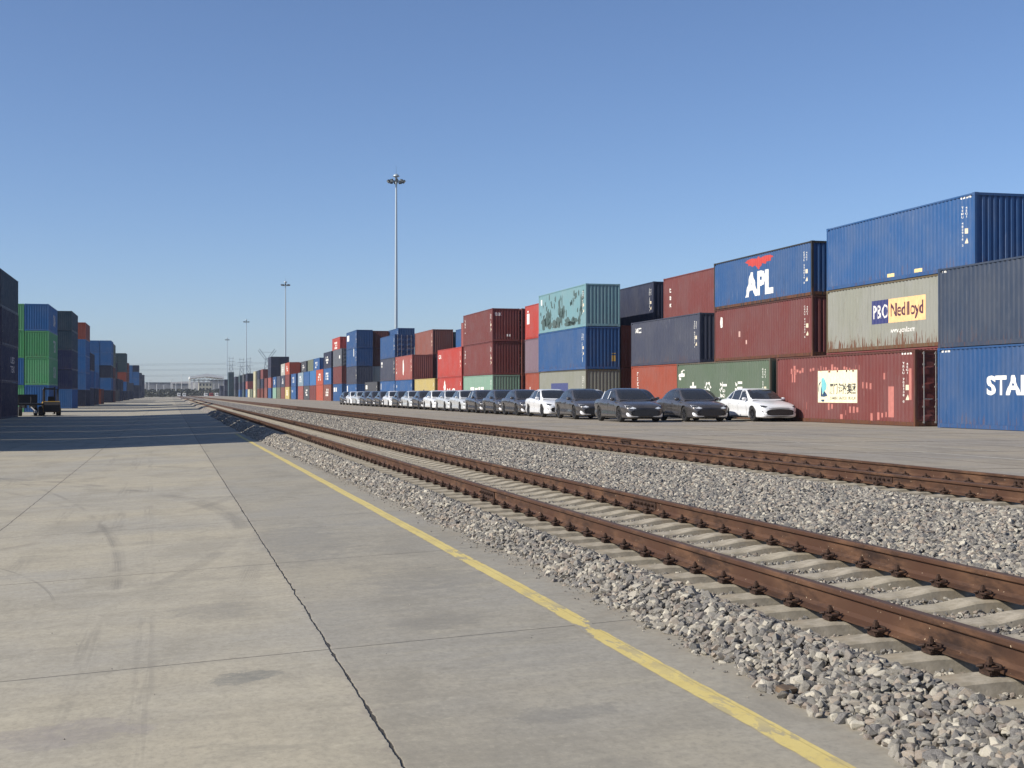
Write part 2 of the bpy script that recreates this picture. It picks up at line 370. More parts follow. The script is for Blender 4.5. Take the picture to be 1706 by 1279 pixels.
def fish_mesh():
    m = MB()
    m.prism([(0,.024),(.030,.03),(.022,.05),(.022,.118),(.034,.13),(.006,.137),(0,.12)], 1, -.41, .41)
    for y in (-.33,-.2,-.07,.07,.2,.33): m.tube((.02,y,.085),(.05,y,.085),.017,n=6); m.tube((.05,y,.085),(.062,y,.085),.010,n=6)
    return m.mesh('fishplate')
fm = fish_mesh(); fmL = fm.copy(); fmL.transform(Matrix.Rotation(math.pi, 4, 'Z'))
SP = .6
def track(xc, zs, y_first, n_parts, joints, label, long_label):
    t = empty('railway_track', (xc, 0, zs)); tag(t, label, 'railway track', 'railway tracks side by side in the ballast')
    for sx, jy in ((-1, joints[0]), (1, joints[1])):
        m = MB(); segs = [-20] + jy + [1000]
        for a, b in zip(segs, segs[1:]): m.prism(RP, 1, a+.005, b-.005)
        me = m.mesh('rail'); r = link('rail', me, m_rail, t, (sx*GH, 0, .012))
        for y in jy:
            if y > 90: continue
            link('fishplate', fm, m_clip, r, (.0, y, 0)); link('fishplate', fmL, m_clip, r, (.0, y, 0))
    y = y_first; i = 0; rng = random.Random(int(xc*10))
    far = MB()
    sv = [tuple(v.co) for v in slm.vertices]; sf = [tuple(p.vertices) for p in slm.polygons]
    cv = [tuple(v.co) for v in clm.vertices]; cf = [tuple(p.vertices) for p in clm.polygons]
    while y < 420:
        if i < n_parts:
            o = link('sleeper', slm, m_sleep, t, (rng.uniform(-.012,.012), y, 0)); o.rotation_euler = (0, 0, rng.uniform(-.008, .008))
            for sx in (-1, 1):
                link('rail_clip', clmR, m_clip, o, (sx*GH-.118, 0, .006)); link('rail_clip', clm, m_clip, o, (sx*GH+.118, 0, .006))
        else:
            k = len(far.v); far.v += [(a, b+y, c) for a, b, c in sv]; far.f += [[k+q for q in p] for p in sf]; far.m += [0]*len(sf)
            if y < 130:
                for cx in (-GH-.118, -GH+.118, GH-.118, GH+.118):
                    far.box(cx-.05, cx+.05, y-.07, y+.07, .006, .06, 1); far.tube((cx, y, .06), (cx, y, .11), .02, n=5, m=1)
        y += SP; i += 1
    tag(link('distant_sleepers', far.mesh('distant_sleepers', fix=False), [m_sleep, m_clip], t), kind='stuff')
    return t
track(T1, ZS1, 3.4, 100, ([18.6, 43.6, 68.6, 93.6, 118.6], [16.35, 41.3, 66.3, 91.3, 116.3]), 'nearer rusty railway track on pale concrete sleepers beside the yellow line', '')
track(T2, ZS2, 13.5, 100, ([18.45, 43.4, 68.4], [16.9, 34.5, 59.5, 84.5]), 'farther rusty railway track running beside the parked cars', '')

# ballast bed ------------------------------------------------------
rs = np.random.RandomState(3)
def bz(X, Y):
    X = np.asarray(X, float); Y = np.asarray(Y, float)
    g = .36 - .15*np.clip((Y-12)/45, 0, 1)
    toe = np.interp(Y, [5, 6, 9, 14, 30, 60], [3.08, 3.17, 3.27, 3.33, 3.33, 3.18])
    z = np.interp(X, [3.70, 3.86, 4.0, 6.2, 6.45, 8.0, 9.3, 9.6, 9.9, 12.3], [.462, .452, .405, .395, .455, .53, .575, .57, .54, .57])
    k = np.clip((X-toe)/(3.68-toe), 0, 1)
    z = np.where(X < 3.74, (g-.03) + (.47-g+.03)*k, z)
    z = z + .028*np.sin(X*2.3+Y*.9)*np.sin(Y*1.7-X*.8)*np.clip((X-6.6)/.8, 0, 1)*np.clip((9.5-X)/.6, 0, 1)
    return z
def stone_mat(name, inst):
    N = NT(name)
    if inst:
        r = N.new('ShaderNodeObjectInfo').outputs['Random']; P = N.coord()
        base = None
        rp = N.new('ShaderNodeValToRGB'); N.set(rp.inputs[0], r); e = rp.color_ramp
        cols = [(0, (62,59,53)), (.12, (92,88,79)), (.3, (126,121,106)), (.48, (152,145,127)), (.6, (122,109,94)), (.7, (166,146,120)), (.8, (184,175,153)), (.92, (226,217,192)), (1, (100,95,86))]
        while len(e.elements) < len(cols): e.elements.new(.5)
        for el, (p, c) in zip(e.elements, cols): el.position = p; el.color = (*lin(*c, k=.69), 1)
        col = rp.outputs[0]
        col = N.mix(N.ramp(N.noise(P, 60, 3, .7), .45, .58, 0, .55), col, (.5,.48,.46)); col = N.mix(N.ramp(N.noise(P, 75, 2, .6), .52, .62, 0, .65), col, (.09,.085,.085))
        N.bump(N.noise(P, 60, 4, .7), .003, .8)
        return N.fin(col, .88, 0, .3)
    P = N.coord(); v = N.new('ShaderNodeTexVoronoi'); N.set(v.inputs['Vector'], P); v.inputs['Scale'].default_value = 16
    hs = N.new('ShaderNodeSeparateColor'); N.set(hs.inputs[0], v.outputs['Color'])
    col = N.mix(hs.outputs[0], lin(104,98,92,.9), lin(214,204,190,.9)); col = N.mix(N.ramp(v.outputs['Distance'], .35, .7), col, (.09,.085,.078))
    N.bump(N.math('MULTIPLY', v.outputs['Distance'], -1), .05, 1.0)
    return N.fin(col, .92, 0, .25)
m_stone = stone_mat('crushed_stone', True); m_bed = stone_mat('ballast_bed', False)
xs = np.array([2.95,3.08,3.2,3.3,3.42,3.55,3.65,3.74,3.85,4.0,4.3,5,5.8,6.25,6.5,7,7.6,8.2,8.8,9.3,9.6,9.9,10.5,11.3,12.34])
ys = np.concatenate([np.arange(2, 60, .35), np.arange(60, 200, 2), np.arange(200, 1001, 40)])
XX, YY = np.meshgrid(xs, ys); ZZ = bz(XX, YY) - .028 + np.where(YY < 200, rs.uniform(-.008, .008, XX.shape), 0)
ZZ[:, 0] -= .05
n = len(xs); vv = np.stack([XX, YY, ZZ], -1).reshape(-1, 3)
ff = [(j*n+i, j*n+i+1, (j+1)*n+i+1, (j+1)*n+i) for j in range(len(ys)-1) for i in range(n-1)]
me = bpy.data.meshes.new('ballast_bed'); me.from_pydata(vv.tolist(), [], ff); link('ballast_bed', me, m_bed)['kind'] = 'structure'

def stone_proto(i):
    r = np.random.RandomState(100+i); bm = bmesh.new()
    npt = 15 + i % 4
    d = r.normal(size=(npt, 3)); d /= np.linalg.norm(d, axis=1)[:, None]
    p = d*np.array([1.0, r.uniform(.65, .95), r.uniform(.5, .75)])*r.uniform(.82, 1.08, (npt, 1))*.5
    for q in p: bm.verts.new(q)
    res = bmesh.ops.convex_hull(bm, input=bm.verts)
    bmesh.ops.delete(bm, geom=[e for e in set(res['geom_interior']+res['geom_unused']) if isinstance(e, bmesh.types.BMVert)], context='VERTS')
    bmesh.ops.bevel(bm, geom=list(bm.edges), offset=.018, segments=1, affect='EDGES', clamp_overlap=True)
    bmesh.ops.recalc_face_normals(bm, faces=bm.faces)
    me = bpy.data.meshes.new('stone_shape'); bm.to_mesh(me); bm.free(); me.materials.append(m_stone)
    return bpy.data.objects.new('stone_shape', me)
protos = bpy.data.collections.new('stone_shapes')
for i in range(10): protos.objects.link(stone_proto(i))

def scatter():
    P, SC = [], []
    def zone(y0, y1, x0, x1, dens, s0, s1, zoff=0., mask=None):
        n = int((y1-y0)*(x1-x0)*dens)
        X = rs.uniform(x0, x1, n); Y = rs.uniform(y0, y1, n)
        keep = np.ones(n, bool)
        if mask is not None: keep &= mask(X, Y)
        lim = np.maximum(Y*.685 + 2.2, 0); keep &= X < lim           # a step beyond the right edge of the view
        X, Y = X[keep], Y[keep]; sc = rs.uniform(s0, s1, len(X))*np.where(rs.rand(len(X)) < .12, 1.35, 1)
        Z = bz(X, Y) + rs.uniform(-.016, .022, len(X)) + zoff
        P.append(np.stack([X, Y, Z], -1)); SC.append(sc)
    def notsleeper(X, Y):            # keep sleeper tops clear
        ph = (Y-3.4+SP/2) % SP - SP/2
        return (np.abs(ph) > .135) | (X < 3.86-rs.rand(len(X))*.10) | (X > 6.34)
    def railclear(X, Y): return (np.abs(X-(T1-GH)) > .07) & (np.abs(X-(T1+GH)) > .07)
    for y0, y1, d, k in ((3.5, 12, 1000, 1.0), (12, 22, 820, 1.0), (22, 40, 560, 1.08), (40, 70, 300, 1.3), (70, 120, 110, 1.8)):
        sh = lambda X, Y: (X > np.interp(Y, [5, 6, 9, 14, 30, 60], [3.12, 3.21, 3.31, 3.37, 3.37, 3.22]) - .09*np.sin(Y*1.9+np.sin(Y*.7)*2)**2 - .07*rs.rand(len(X))**3)
        zone(y0, y1, 2.95, 3.82, d*.72, .058*k, .105*k, .002, sh)
        zone(y0, y1, 2.95, 3.82, d*.3, .03*k, .055*k, .014, sh)
        zone(y0, y1, 3.80, 6.34, d*.8, .028*k, .058*k, -.006, lambda X, Y: notsleeper(X, Y) & railclear(X, Y))
        zone(y0, y1, 6.34, 9.72, d*.8, .052*k, .10*k)
        zone(max(y0, 12), max(y1, 12.1), 9.72, 12.3, d*.5, .03*k, .055*k, -.01, lambda X, Y: (np.abs(X-(T2-GH)) > .09) & (np.abs(X-(T2+GH)) > .09))
    # loose stones and grit on the concrete
    n = 1600; X = 3.3-np.abs(rs.normal(0, .09, n)); Y = 4.5+rs.rand(n)**1.5*34
    P.append(np.stack([X, Y, np.array([gz(a, b) for a, b in zip(X, Y)])+.006], -1)); SC.append(rs.uniform(.004, .028, n)**1.0)
    n = 60; X = rs.uniform(-2, 3.2, n); Y = rs.uniform(5, 20, n)
    P.append(np.stack([X, Y, np.array([gz(a, b) for a, b in zip(X, Y)])+.003], -1)); SC.append(rs.uniform(.006, .014, n))
    # a few stones thrown onto sleepers
    n = 260; X = rs.uniform(3.8, 6.3, n); Y = rs.uniform(5, 40, n); q = railclear(X, Y); X, Y = X[q], Y[q]
    P.append(np.stack([X, Y, np.full(len(X), ZS1-.03)], -1)); SC.append(rs.uniform(.015, .035, len(X)))
    return np.concatenate(P), np.concatenate(SC)
pts, scl = scatter(); npts = len(pts); print('stones', npts)
me = bpy.data.meshes.new('ballast'); me.vertices.add(npts); me.vertices.foreach_set('co', pts.astype(np.float32).ravel())
a = me.attributes.new('scl', 'FLOAT', 'POINT'); a.data.foreach_set('value', scl.astype(np.float32))
a = me.attributes.new('rot', 'FLOAT_VECTOR', 'POINT'); a.data.foreach_set('vector', np.stack([rs.normal(0, .5, npts), rs.normal(0, .5, npts), rs.uniform(0, 6.28, npts)], -1).astype(np.float32).ravel())
a = me.attributes.new('pick', 'INT', 'POINT'); a.data.foreach_set('value', rs.randint(0, 10, npts).astype(np.int32))
bo = link('ballast', me, m_stone); tag(bo, 'grey crushed stone ballast heaped around both railway tracks', 'ballast', kind='stuff')
g = bpy.data.node_groups.new('scatter_stones', 'GeometryNodeTree')
g.interface.new_socket('Geometry', in_out='INPUT', socket_type='NodeSocketGeometry'); g.interface.new_socket('Geometry', in_out='OUTPUT', socket_type='NodeSocketGeometry')
gi = g.nodes.new('NodeGroupInput'); go = g.nodes.new('NodeGroupOutput'); ip = g.nodes.new('GeometryNodeInstanceOnPoints'); ci = g.nodes.new('GeometryNodeCollectionInfo')
ci.inputs['Collection'].default_value = protos; ci.inputs['Separate Children'].default_value = True; ci.inputs['Reset Children'].default_value = True
def attr(nm, ty):
    q = g.nodes.new('GeometryNodeInputNamedAttribute'); q.data_type = ty; q.inputs['Name'].default_value = nm
    return next(o for o in q.outputs if o.enabled and o.name == 'Attribute')
L = g.links.new
L(gi.outputs[0], ip.inputs['Points']); L(ci.outputs[0], ip.inputs['Instance']); ip.inputs['Pick Instance'].default_value = True
L(attr('pick', 'INT'), ip.inputs['Instance Index']); L(attr('scl', 'FLOAT'), ip.inputs['Scale'])
L(attr('rot', 'FLOAT_VECTOR'), ip.inputs['Rotation']); L(ip.outputs[0], go.inputs[0])
bo.modifiers.new('scatter', 'NODES').node_group = g

# a broken brick lying at the toe
mb = MB(); mb.prism([(0,0),(.15,.0),(.17,.07),(.13,.12),(.02,.10)], 2, 0, .035)
o = link('brick', mb.mesh('brick'), plain('brown_brick', (104, 88, 70), .9, var=.3), None, (3.16, 6.72, gz(3.2, 6.6)+.014)); o.rotation_euler = (.12, .05, .5); o.scale = (.75, .75, .8)
tag(o, 'broken flat brown brick lying at the foot of the ballast', 'brick')

# ------------------------------------------------------------------ containers
WD = 2.438; DS, DE = .036, .045
def profile(length, pitch, depth, flat=.29):
    """breakpoints (s, depth) of a trapezoid corrugation along a panel; depth 0 = outermost"""
    n = max(1, round(length/pitch)); p = length/n; out = []
    for i in range(n):
        s = i*p
        out += [(s, 0.), (s+p*flat, 0.), (s+p*.5, depth), (s+p*(.5+flat), depth)]
    out.append((length, 0.)); return out
def side_panel_mesh(L, h, left):     # left: the face on local x = 0, else on x = WD
    pr = profile(L-.24, .278, DS); m = MB(); z0, z1 = .165, h-.075
    x = lambda d: (.018+d) if left else (WD-.018-d)
    for (s0, d0), (s1, d1) in zip(pr, pr[1:]):
        m.quad((x(d0), .12+s0, z0), (x(d1), .12+s1, z0), (x(d1), .12+s1, z1), (x(d0), .12+s0, z1))
    return m.mesh('side_panel', fix=False)
def end_panel_mesh(L, h, near):
    pr = profile(WD-.2, .245, DE, .41); m = MB(); z0, z1 = .19, h-.11
    y = lambda d: (.02+d) if near else (L-.02-d)
    for (s0, d0), (s1, d1) in zip(pr, pr[1:]):
        m.quad((.1+s0, y(d0), z0), (.1+s1, y(d1), z0), (.1+s1, y(d1), z1), (.1+s0, y(d0), z1))
    return m.mesh('end_panel', fix=False)
def roof_mesh(L, h):
    pr = profile(L-.2, .21, .02); m = MB()
    for (s0, d0), (s1, d1) in zip(pr, pr[1:]):
        m.quad((.05, .1+s0, h-.02-d0), (WD-.05, .1+s0, h-.02-d0), (WD-.05, .1+s1, h-.02-d1), (.05, .1+s1, h-.02-d1))
    m.box(.05, WD-.05, .1, L-.1, .12, .16)
    return m.mesh('roof_panel', fix=False)
def frame_mesh(L, h):
    m = MB()
    for x0, x1 in ((0.004, .064), (WD-.064, WD-.004)):
        m.box(x0, x1, .1, L-.1, .016, .05); m.box(x0, x0+.012 if x0 < 1 else x1, .1, L-.1, .05, .165) if x0 < 1 else m.box(x1-.012, x1, .1, L-.1, .05, .165)
        m.box(x0, x1, .1, L-.1, h-.075, h-.012)
    for y0, y1 in ((.004, .12), (L-.12, L-.004)):
        for x0, x1 in ((.003, .1), (WD-.1, WD-.003)): m.box(x0, x1, y0, y1, .11, h-.11)
        m.box(.1, WD-.1, y0, y1, .03, .19); m.box(.1, WD-.1, y0, y1, h-.11, h-.008)
    for y0, y1 in ((0, .178), (L-.178, L)):
        for x0, x1 in ((0, .162), (WD-.162, WD)):
            for z0, z1 in ((0, .118), (h-.118, h)): m.box(x0-.001, x1+.001, y0-.001, y1+.001, z0, z1)
    if L > 10:                        # fork pocket shoes under the side rail
        for yy in (L/2-1.05, L/2+.85):
            m.box(.0, .03, yy, yy+.2, .012, .1)
    return m.mesh('frame')
def door_leaf_mesh(h, side):
    m = MB(); x0, x1 = ((.105, WD/2-.008), (WD/2+.008, WD-.105))[side]
    z0, z1 = .2, h-.12; n = 4; zz = np.linspace(z0+.07, z1-.07, n+1)
    m.box(x0, x1, .012, .05, z0, z0+.07); m.box(x0, x1, .012, .05, z1-.07, z1)
    m.box(x0, x0+.07, .012, .05, z0+.07, z1-.07); m.box(x1-.07, x1, .012, .05, z0+.07, z1-.07)
    for i in range(n):                # recessed horizontal swages
        a, b = zz[i], zz[i+1]; e = (b-a)*.18
        P = [(a, .03), (a+e, .03), (a+e*1.6, .062), (b-e*1.6, .062), (b-e, .03), (b, .03)]
        for (za, ya), (zb, yb) in zip(P, P[1:]): m.quad((x0+.07, ya, za), (x1-.07, ya, za), (x1-.07, yb, zb), (x0+.07, yb, zb))
    return m.mesh('door_leaf', fix=False)
def bars_mesh(h, side):
    m = MB(); xs_ = ((.36, .86), (WD-.86, WD-.36))[side]
    for xb in xs_:
        m.tube((xb, -.022, .12), (xb, -.022, h-.06), .017, n=8)
        for zz in (.16, .75, 1.5, h-.55, h-.13): m.box(xb-.04, xb+.04, -.03, .012, zz-.03, zz+.03)
        m.box(xb-.02, xb+.34, -.05, -.036, 1.02+(.12 if xb > 1 else 0), 1.06+(.12 if xb > 1 else 0))
    return m.mesh('locking_bar')
_mc = {}
def cmesh(kind, fn, *k):
    key = (kind,)+k
    if key not in _mc: _mc[key] = fn(*k)
    return _mc[key]
def far_mesh(L, h):
    ms = [side_panel_mesh(L, h, True), side_panel_mesh(L, h, False), end_panel_mesh(L, h, True), end_panel_mesh(L, h, False), roof_mesh(L, h), frame_mesh(L, h)]
    m = MB()
    for me in ms:
        k = len(m.v); m.v += [tuple(v.co) for v in me.vertices]; m.f += [[k+i for i in p.vertices] for p in me.polygons]; bpy.data.meshes.remove(me)
    m.m = [0]*len(m.f); return m.mesh('shipping_container', fix=False)

m_white = plain('white_decal', (232, 230, 222), .6, var=.08, scale=4)
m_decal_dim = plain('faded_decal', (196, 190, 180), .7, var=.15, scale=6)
m_bar = plain('galvanised_bar', (170, 168, 165), .45, .5)
def mk(rgb): return plain('decal_%d_%d_%d' % rgb, rgb, .6, var=.08, scale=5)

# ---- 2-D artwork laid on corrugated steel
def text2d(body, w, h, bold=.0, shear=0.0, space=1.0):
    cu = bpy.data.curves.new('t', 'FONT'); cu.body = body; cu.offset = bold; cu.shear = shear; cu.space_character = space; cu.resolution_u = 3
    cu.align_x = 'CENTER'
    o = bpy.data.objects.new('t', cu); C.objects.link(o); bpy.context.view_layer.update()
    me = bpy.data.meshes.new_from_object(o.evaluated_get(bpy.context.evaluated_depsgraph_get()))
    bpy.data.objects.remove(o); bpy.data.curves.remove(cu)
    bm = bmesh.new(); bm.from_mesh(me); bpy.data.meshes.remove(me)
    xs_ = [v.co.x for v in bm.verts] or [0, 1]; ys_ = [v.co.y for v in bm.verts] or [0, 1]
    x0, x1, y0, y1 = min(xs_), max(xs_), min(ys_), max(ys_)
    for v in bm.verts: v.co.x = (v.co.x-x0)/(x1-x0+1e-9)*w; v.co.y = (v.co.y-y0)/(y1-y0+1e-9)*h; v.co.z = 0
    return bm
def poly2d(polys):
    bm = bmesh.new()
    for p in polys: bm.faces.new([bm.verts.new((x, y, 0)) for x, y in p])
    return bm
def rect(x0, y0, x1, y1): return [(x0,y0),(x1,y0),(x1,y1),(x0,y1)]
def lay(bm, u0, v0, face, L, lift=.003):
    """map artwork (u right, v up, as read by someone facing the panel) onto a corrugated face"""
    for v in bm.verts: v.co.x += u0; v.co.y += v0
    if face == 'end': pr = [(.1+s, d) for s, d in profile(WD-.2, .245, DE, .41)]
    else:
        pr = [(.12+s, d) for s, d in profile(L-.24, .278, DS)]
        if face == 'left': pr = [(L-s, d) for s, d in pr][::-1]
    us = [v.co.x for v in bm.verts]; lo, hi = min(us), max(us)
    for s, d in pr:
        if lo < s < hi: bmesh.ops.bisect_plane(bm, geom=bm.verts[:]+bm.edges[:]+bm.faces[:], plane_co=(s, 0, 0), plane_no=(1, 0, 0), dist=1e-5)
    S_, D_ = [p[0] for p in pr], [p[1] for p in pr]
    for v in bm.verts:
        u, w = v.co.x, v.co.y; d = float(np.interp(u, S_, D_))
        if face == 'end': v.co = (u, .02+d-lift, w)
        elif face == 'left': v.co = (.018+d-lift, L-u, w)
        else: v.co = (WD-.018-d+lift, u, w)
    me = bpy.data.meshes.new('marking'); bm.to_mesh(me); bm.free(); return me
def put(root, name, bm, u, v, mat, face='left', label=None, lift=.003, parent=None):
    L = root['_L']; o = link(name, lay(bm, u, v, face, L, lift), mat, parent or root)
    if label: o['label'] = label
    return o
_codes = {}
CODES = ['TEMU\n482916\n3', 'TRLU\n705138\n0', 'CAXU\n914402\n6', 'FSCU\n630577\n1', 'GESU\n556019\n8']
def stacked(s): return '\n'.join(c for c in s.replace('\n', ' '))
def code_marks(root, h, rng, mat=None, face='left', warn=True):
    """upright column of reference characters near the end of the long side, hazard triangle below"""
    L = root['_L']; k = rng.randrange(len(CODES)); key = (k, L, h, face)
    if key not in _codes:
        if len(_codes) >= 6: key = rng.choice(list(_codes))
        if key[1] != L or key[2] != h or key[3] != face: key = (k, L, h, face)
    if key not in _codes:
        uu = L-.95 if face != 'right' else .5
        a = lay(text2d(stacked(CODES[k]), .095, 1.55, .01), uu, h-2.0, face, L)
        b = lay(text2d(stacked('45G1'), .10, .42, .01), uu+.27, h-.9, face, L)
        c = lay(poly2d([[(0, 0), (.2, 0), (.1, .22)], rect(.0, .38, .17, .58)]), uu+.24, h-1.9, face, L)
        _codes[key] = (a, b, c)
    a, b, c = _codes[key]; mat = mat or m_white
    link('reference_code', a, mat, root); link('size_code', b, mat, root)
    if warn: link('warning_mark', c, mk((226, 212, 184)), root)

RNG = random.Random(11)
ORD = ['lowest', 'second', 'third', 'fourth', 'fifth']
def container(X, Y, Z, h, L, rgb, label, group, det=True, wear=.5, rust=.3, door=False, frame_rgb=None, rot=0):
    pm = paint(rgb, wear, rust)
    if not det:
        o = link('shipping_container', cmesh('far', far_mesh, L, h), pm, None, (X, Y, Z)); tag(o, label, 'container', group); o['_L'] = L
        return o
    t = empty('shipping_container', (X, Y, Z), rot); tag(t, label, 'container', group); t['_L'] = L
    link('side_panel', cmesh('sp', side_panel_mesh, L, h, True), pm, t); link('side_panel', cmesh('sp', side_panel_mesh, L, h, False), pm, t)
    if door:
        for s_ in (0, 1):
            d = link('door_leaf', cmesh('dl', door_leaf_mesh, h, s_), pm, t); link('locking_bar', cmesh('lb', bars_mesh, h, s_), m_bar, d)
    else: link('end_panel', cmesh('ep', end_panel_mesh, L, h, True), pm, t)
    link('end_panel', cmesh('ep', end_panel_mesh, L, h, False), pm, t)
    link('roof_panel', cmesh('rf', roof_mesh, L, h), pm, t)
    link('frame', cmesh('fr', frame_mesh, L, h), paint(frame_rgb, .4, .8) if frame_rgb else pm, t)
    return t

HC, ST, L40, L20 = 2.896, 2.591, 12.192, 6.058
# colours as they look in full sun
BLUE=(54,102,160); BLUE2=(48,92,146); BRIGHT=(62,126,186); NAVY=(76,81,100); DNAVY=(48,55,80); MAROON=(134,70,66); RED=(200,74,64); ORANGE=(212,96,66)
BRICK=(150,92,80); BROWN=(128,66,52); GREEN=(108,126,104); MINT=(150,188,166); TEAL=(138,184,192); PO=(166,168,154); CREAM=(214,208,170); YELLOW=(222,200,128)
GREY=(112,116,124); DGREY=(86,88,94); OLIVE=(124,130,108); PURPLE=(142,120,132); PINK=(176,98,90); RUST=(176,88,66); LGREY=(150,170,182); DTEAL=(64,88,96); WHITE=(206,206,196)
CN = {BLUE:'blue',BLUE2:'deep blue',BRIGHT:'bright blue',NAVY:'grey navy',DNAVY:'dark navy',MAROON:'maroon',RED:'red',ORANGE:'orange',BRICK:'brick red',BROWN:'brown',GREEN:'green',MINT:'mint green',TEAL:'peeling teal',PO:'grey green',CREAM:'cream',YELLOW:'pale yellow',GREY:'grey',DGREY:'dark grey',OLIVE:'olive grey',PURPLE:'mauve grey',PINK:'pinkish red',RUST:'rust orange',LGREY:'pale grey blue',DTEAL:'dark teal',WHITE:'white',(62,76,98):'grey navy'}
ORDN = ['first','second','third','fourth','fifth','sixth','seventh','eighth','ninth','tenth','eleventh','twelfth','thirteenth','fourteenth','fifteenth','sixteenth','seventeenth','eighteenth','nineteenth','twentieth','twenty-first','twenty-second','twenty-third','twenty-fourth','twenty-fifth','twenty-sixth','twenty-seventh','twenty-eighth','twenty-ninth','thirtieth','thirty-first','thirty-second','thirty-third','thirty-fourth','thirty-fifth','thirty-sixth']
BOX = {}
def row(code, X, zb, stacks, where, group):
    for i, (yn, tiers, *opt) in enumerate(stacks):
        opt = opt[0] if opt else {}
        h = opt.get('h', HC); L = opt.get('L', L40); z = zb
        for j, c in enumerate(tiers):
            hh = h[j] if isinstance(h, (list, tuple)) else h
            if j == 0 and opt.get('h0'): hh = opt['h0']
            tier = 'only one' if len(tiers) == 1 else ('ground tier' if j == 0 else ('top tier' if j == len(tiers)-1 else ORDN[j]+' tier'))
            lab = opt.get('lab', {}).get(j) or f"{CN[c]} container, {tier} of the {ORDN[i]} stack from the camera, {where}"
            jx, jy = RNG.uniform(-.02, .02), RNG.uniform(-.04, .04)
            o = container(X+jx, yn+jy, z, hh, L, c, lab, group, det=yn < 262, door=j in opt.get('door', ()), wear=opt.get('wear', {}).get(j, .5), rust=opt.get('rust', {}).get(j, .3), frame_rgb=opt.get('frame', {}).get(j))
            BOX[(code, i, j)] = o; z += hh
            if yn < 215 and j not in opt.get('nocode', ()): code_marks(o, hh, RNG, face='left' if code[0] == 'R' else 'right')
R1 = [
 (32.75,[BLUE2,(62,76,98)],{'lab':{0:'blue container with big white STA letters at the right edge',1:'grey navy container standing on the blue one with STA letters'},'nocode':(0,1)}),
 (46.5,[MAROON],{'door':(0,),'rust':{0:.25},'lab':{0:'maroon container with a cream ship emblem banner and patched paint'},'frame':{0:(112,70,58)}}),
 (59.4,[GREEN],{'lab':{0:'green container with white Chinese characters behind the parked cars'},'frame':{0:(112,104,86)}}),
 (88.7,[PO,BLUE,TEAL],{'wear':{0:.8,2:.5},'rust':{0:.5,2:.2},'lab':{2:'peeling pale teal container on top of three, dark patches showing'},'frame':{0:(110,104,86)}}),
 (116.3,[MINT,MAROON,MAROON],{'lab':{1:'faded maroon container, middle of a stack of three above a mint one',2:'faded maroon container with white letters on its end, topmost above mint one'}}),
 (129.3,[RED,RED]), (143.2,[YELLOW],{'rust':{0:.5}}), (157.2,[BLUE,PINK],{'lab':{1:'pinkish red container with a narrow white oval on its side'}}),
 (169.9,[BLUE,NAVY,BLUE2],{'door':(2,)}), (184.7,[DGREY]), (205.9,[BLUE,NAVY,BLUE2,BLUE2],{'h':2.72}),
 (224.3,[BLUE,MAROON,GREY],{'door':(2,)}), (239.5,[BRICK,BLUE,DNAVY]), (252.6,[ORANGE,ORANGE]), (265.2,[MAROON,BRIGHT]), (278,[DGREY,BLUE]),
 (291.2,[PINK,LGREY]), (308.5,[BLUE,BLUE]), (325.5,[YELLOW,MAROON,ORANGE]), (339,[BRICK,NAVY,WHITE]), (352.6,[OLIVE,NAVY]), (367,[MINT,BLUE]),
 (386,[BLUE,PINK,DNAVY,DNAVY]), (402,[BRICK,MAROON]), (419,[BROWN,DNAVY,MAROON]), (436,[BROWN,DGREY,DNAVY]), (457,[CREAM,CREAM,CREAM]), (474,[OLIVE]), (491,[CREAM]), (505,[BLUE,PINK,DNAVY]),
 (530,[DTEAL,DNAVY,DGREY]), (560,[BLUE,NAVY,DTEAL]), (600,[DGREY,DNAVY,NAVY]), (667,[DTEAL,DTEAL,DTEAL,DTEAL]), (720,[DNAVY,NAVY,DNAVY]), (780,[NAVY,DNAVY])]
R2 = [
 (46.55,[MAROON,PO,BLUE],{'h0':3.14,'rust':{1:.72},'wear':{1:.9},'nocode':(1,),'lab':{1:'streaked grey green container with navy and orange lettered banner',2:'large blue container highest of all, at the upper right'},'frame':{1:(118,104,78)}}),
 (60.2,[BROWN,MAROON,BLUE],{'h':[3.05,HC,ST+.03],'lab':{1:'plain maroon container directly under the blue one with APL letters',2:'blue container with white APL letters below a red bird emblem'},'frame':{1:(96,58,48),2:(60,58,56)}}),
 (74.6,[RUST,NAVY],{'h0':3.05,'lab':{0:'rust red container with a squiggle of white letters beside the green one',1:'grey navy container with small white lettering upper left, above the green one'}}),
 (88.9,[BROWN,BROWN],{'h0':3.0}), (102.7,[RUST,PURPLE,RED],{'h0':3.0,'rust':{0:.6}}), (116.0,[BROWN,BROWN,MAROON]), (129.5,[BROWN,MAROON,PINK]), (143,[BROWN,NAVY]),
 (157.9,[BROWN,MAROON,BRICK],{'h0':3.0}), (171.5,[NAVY,MAROON]), (207,[GREEN,WHITE,BROWN,BROWN],{'h':2.7}), (224.6,[DNAVY,DGREY,BROWN]), (248,[MAROON,BROWN,DNAVY,RED]),
 (262,[DGREY,BLUE,RED]), (283,[NAVY,DGREY,BLUE]), (295.5,[MAROON,BLUE,OLIVE]), (311,[BLUE,DGREY,DGREY]), (328,[NAVY,BLUE,ORANGE]), (386,[DNAVY,DNAVY,DNAVY,DNAVY]), (401,[DNAVY,MAROON,DNAVY]), (432,[BROWN,DGREY,MAROON]),
 (505,[DNAVY,DNAVY,DNAVY]), (560,[DGREY,DTEAL,NAVY]), (667,[DNAVY,DTEAL,DTEAL])]
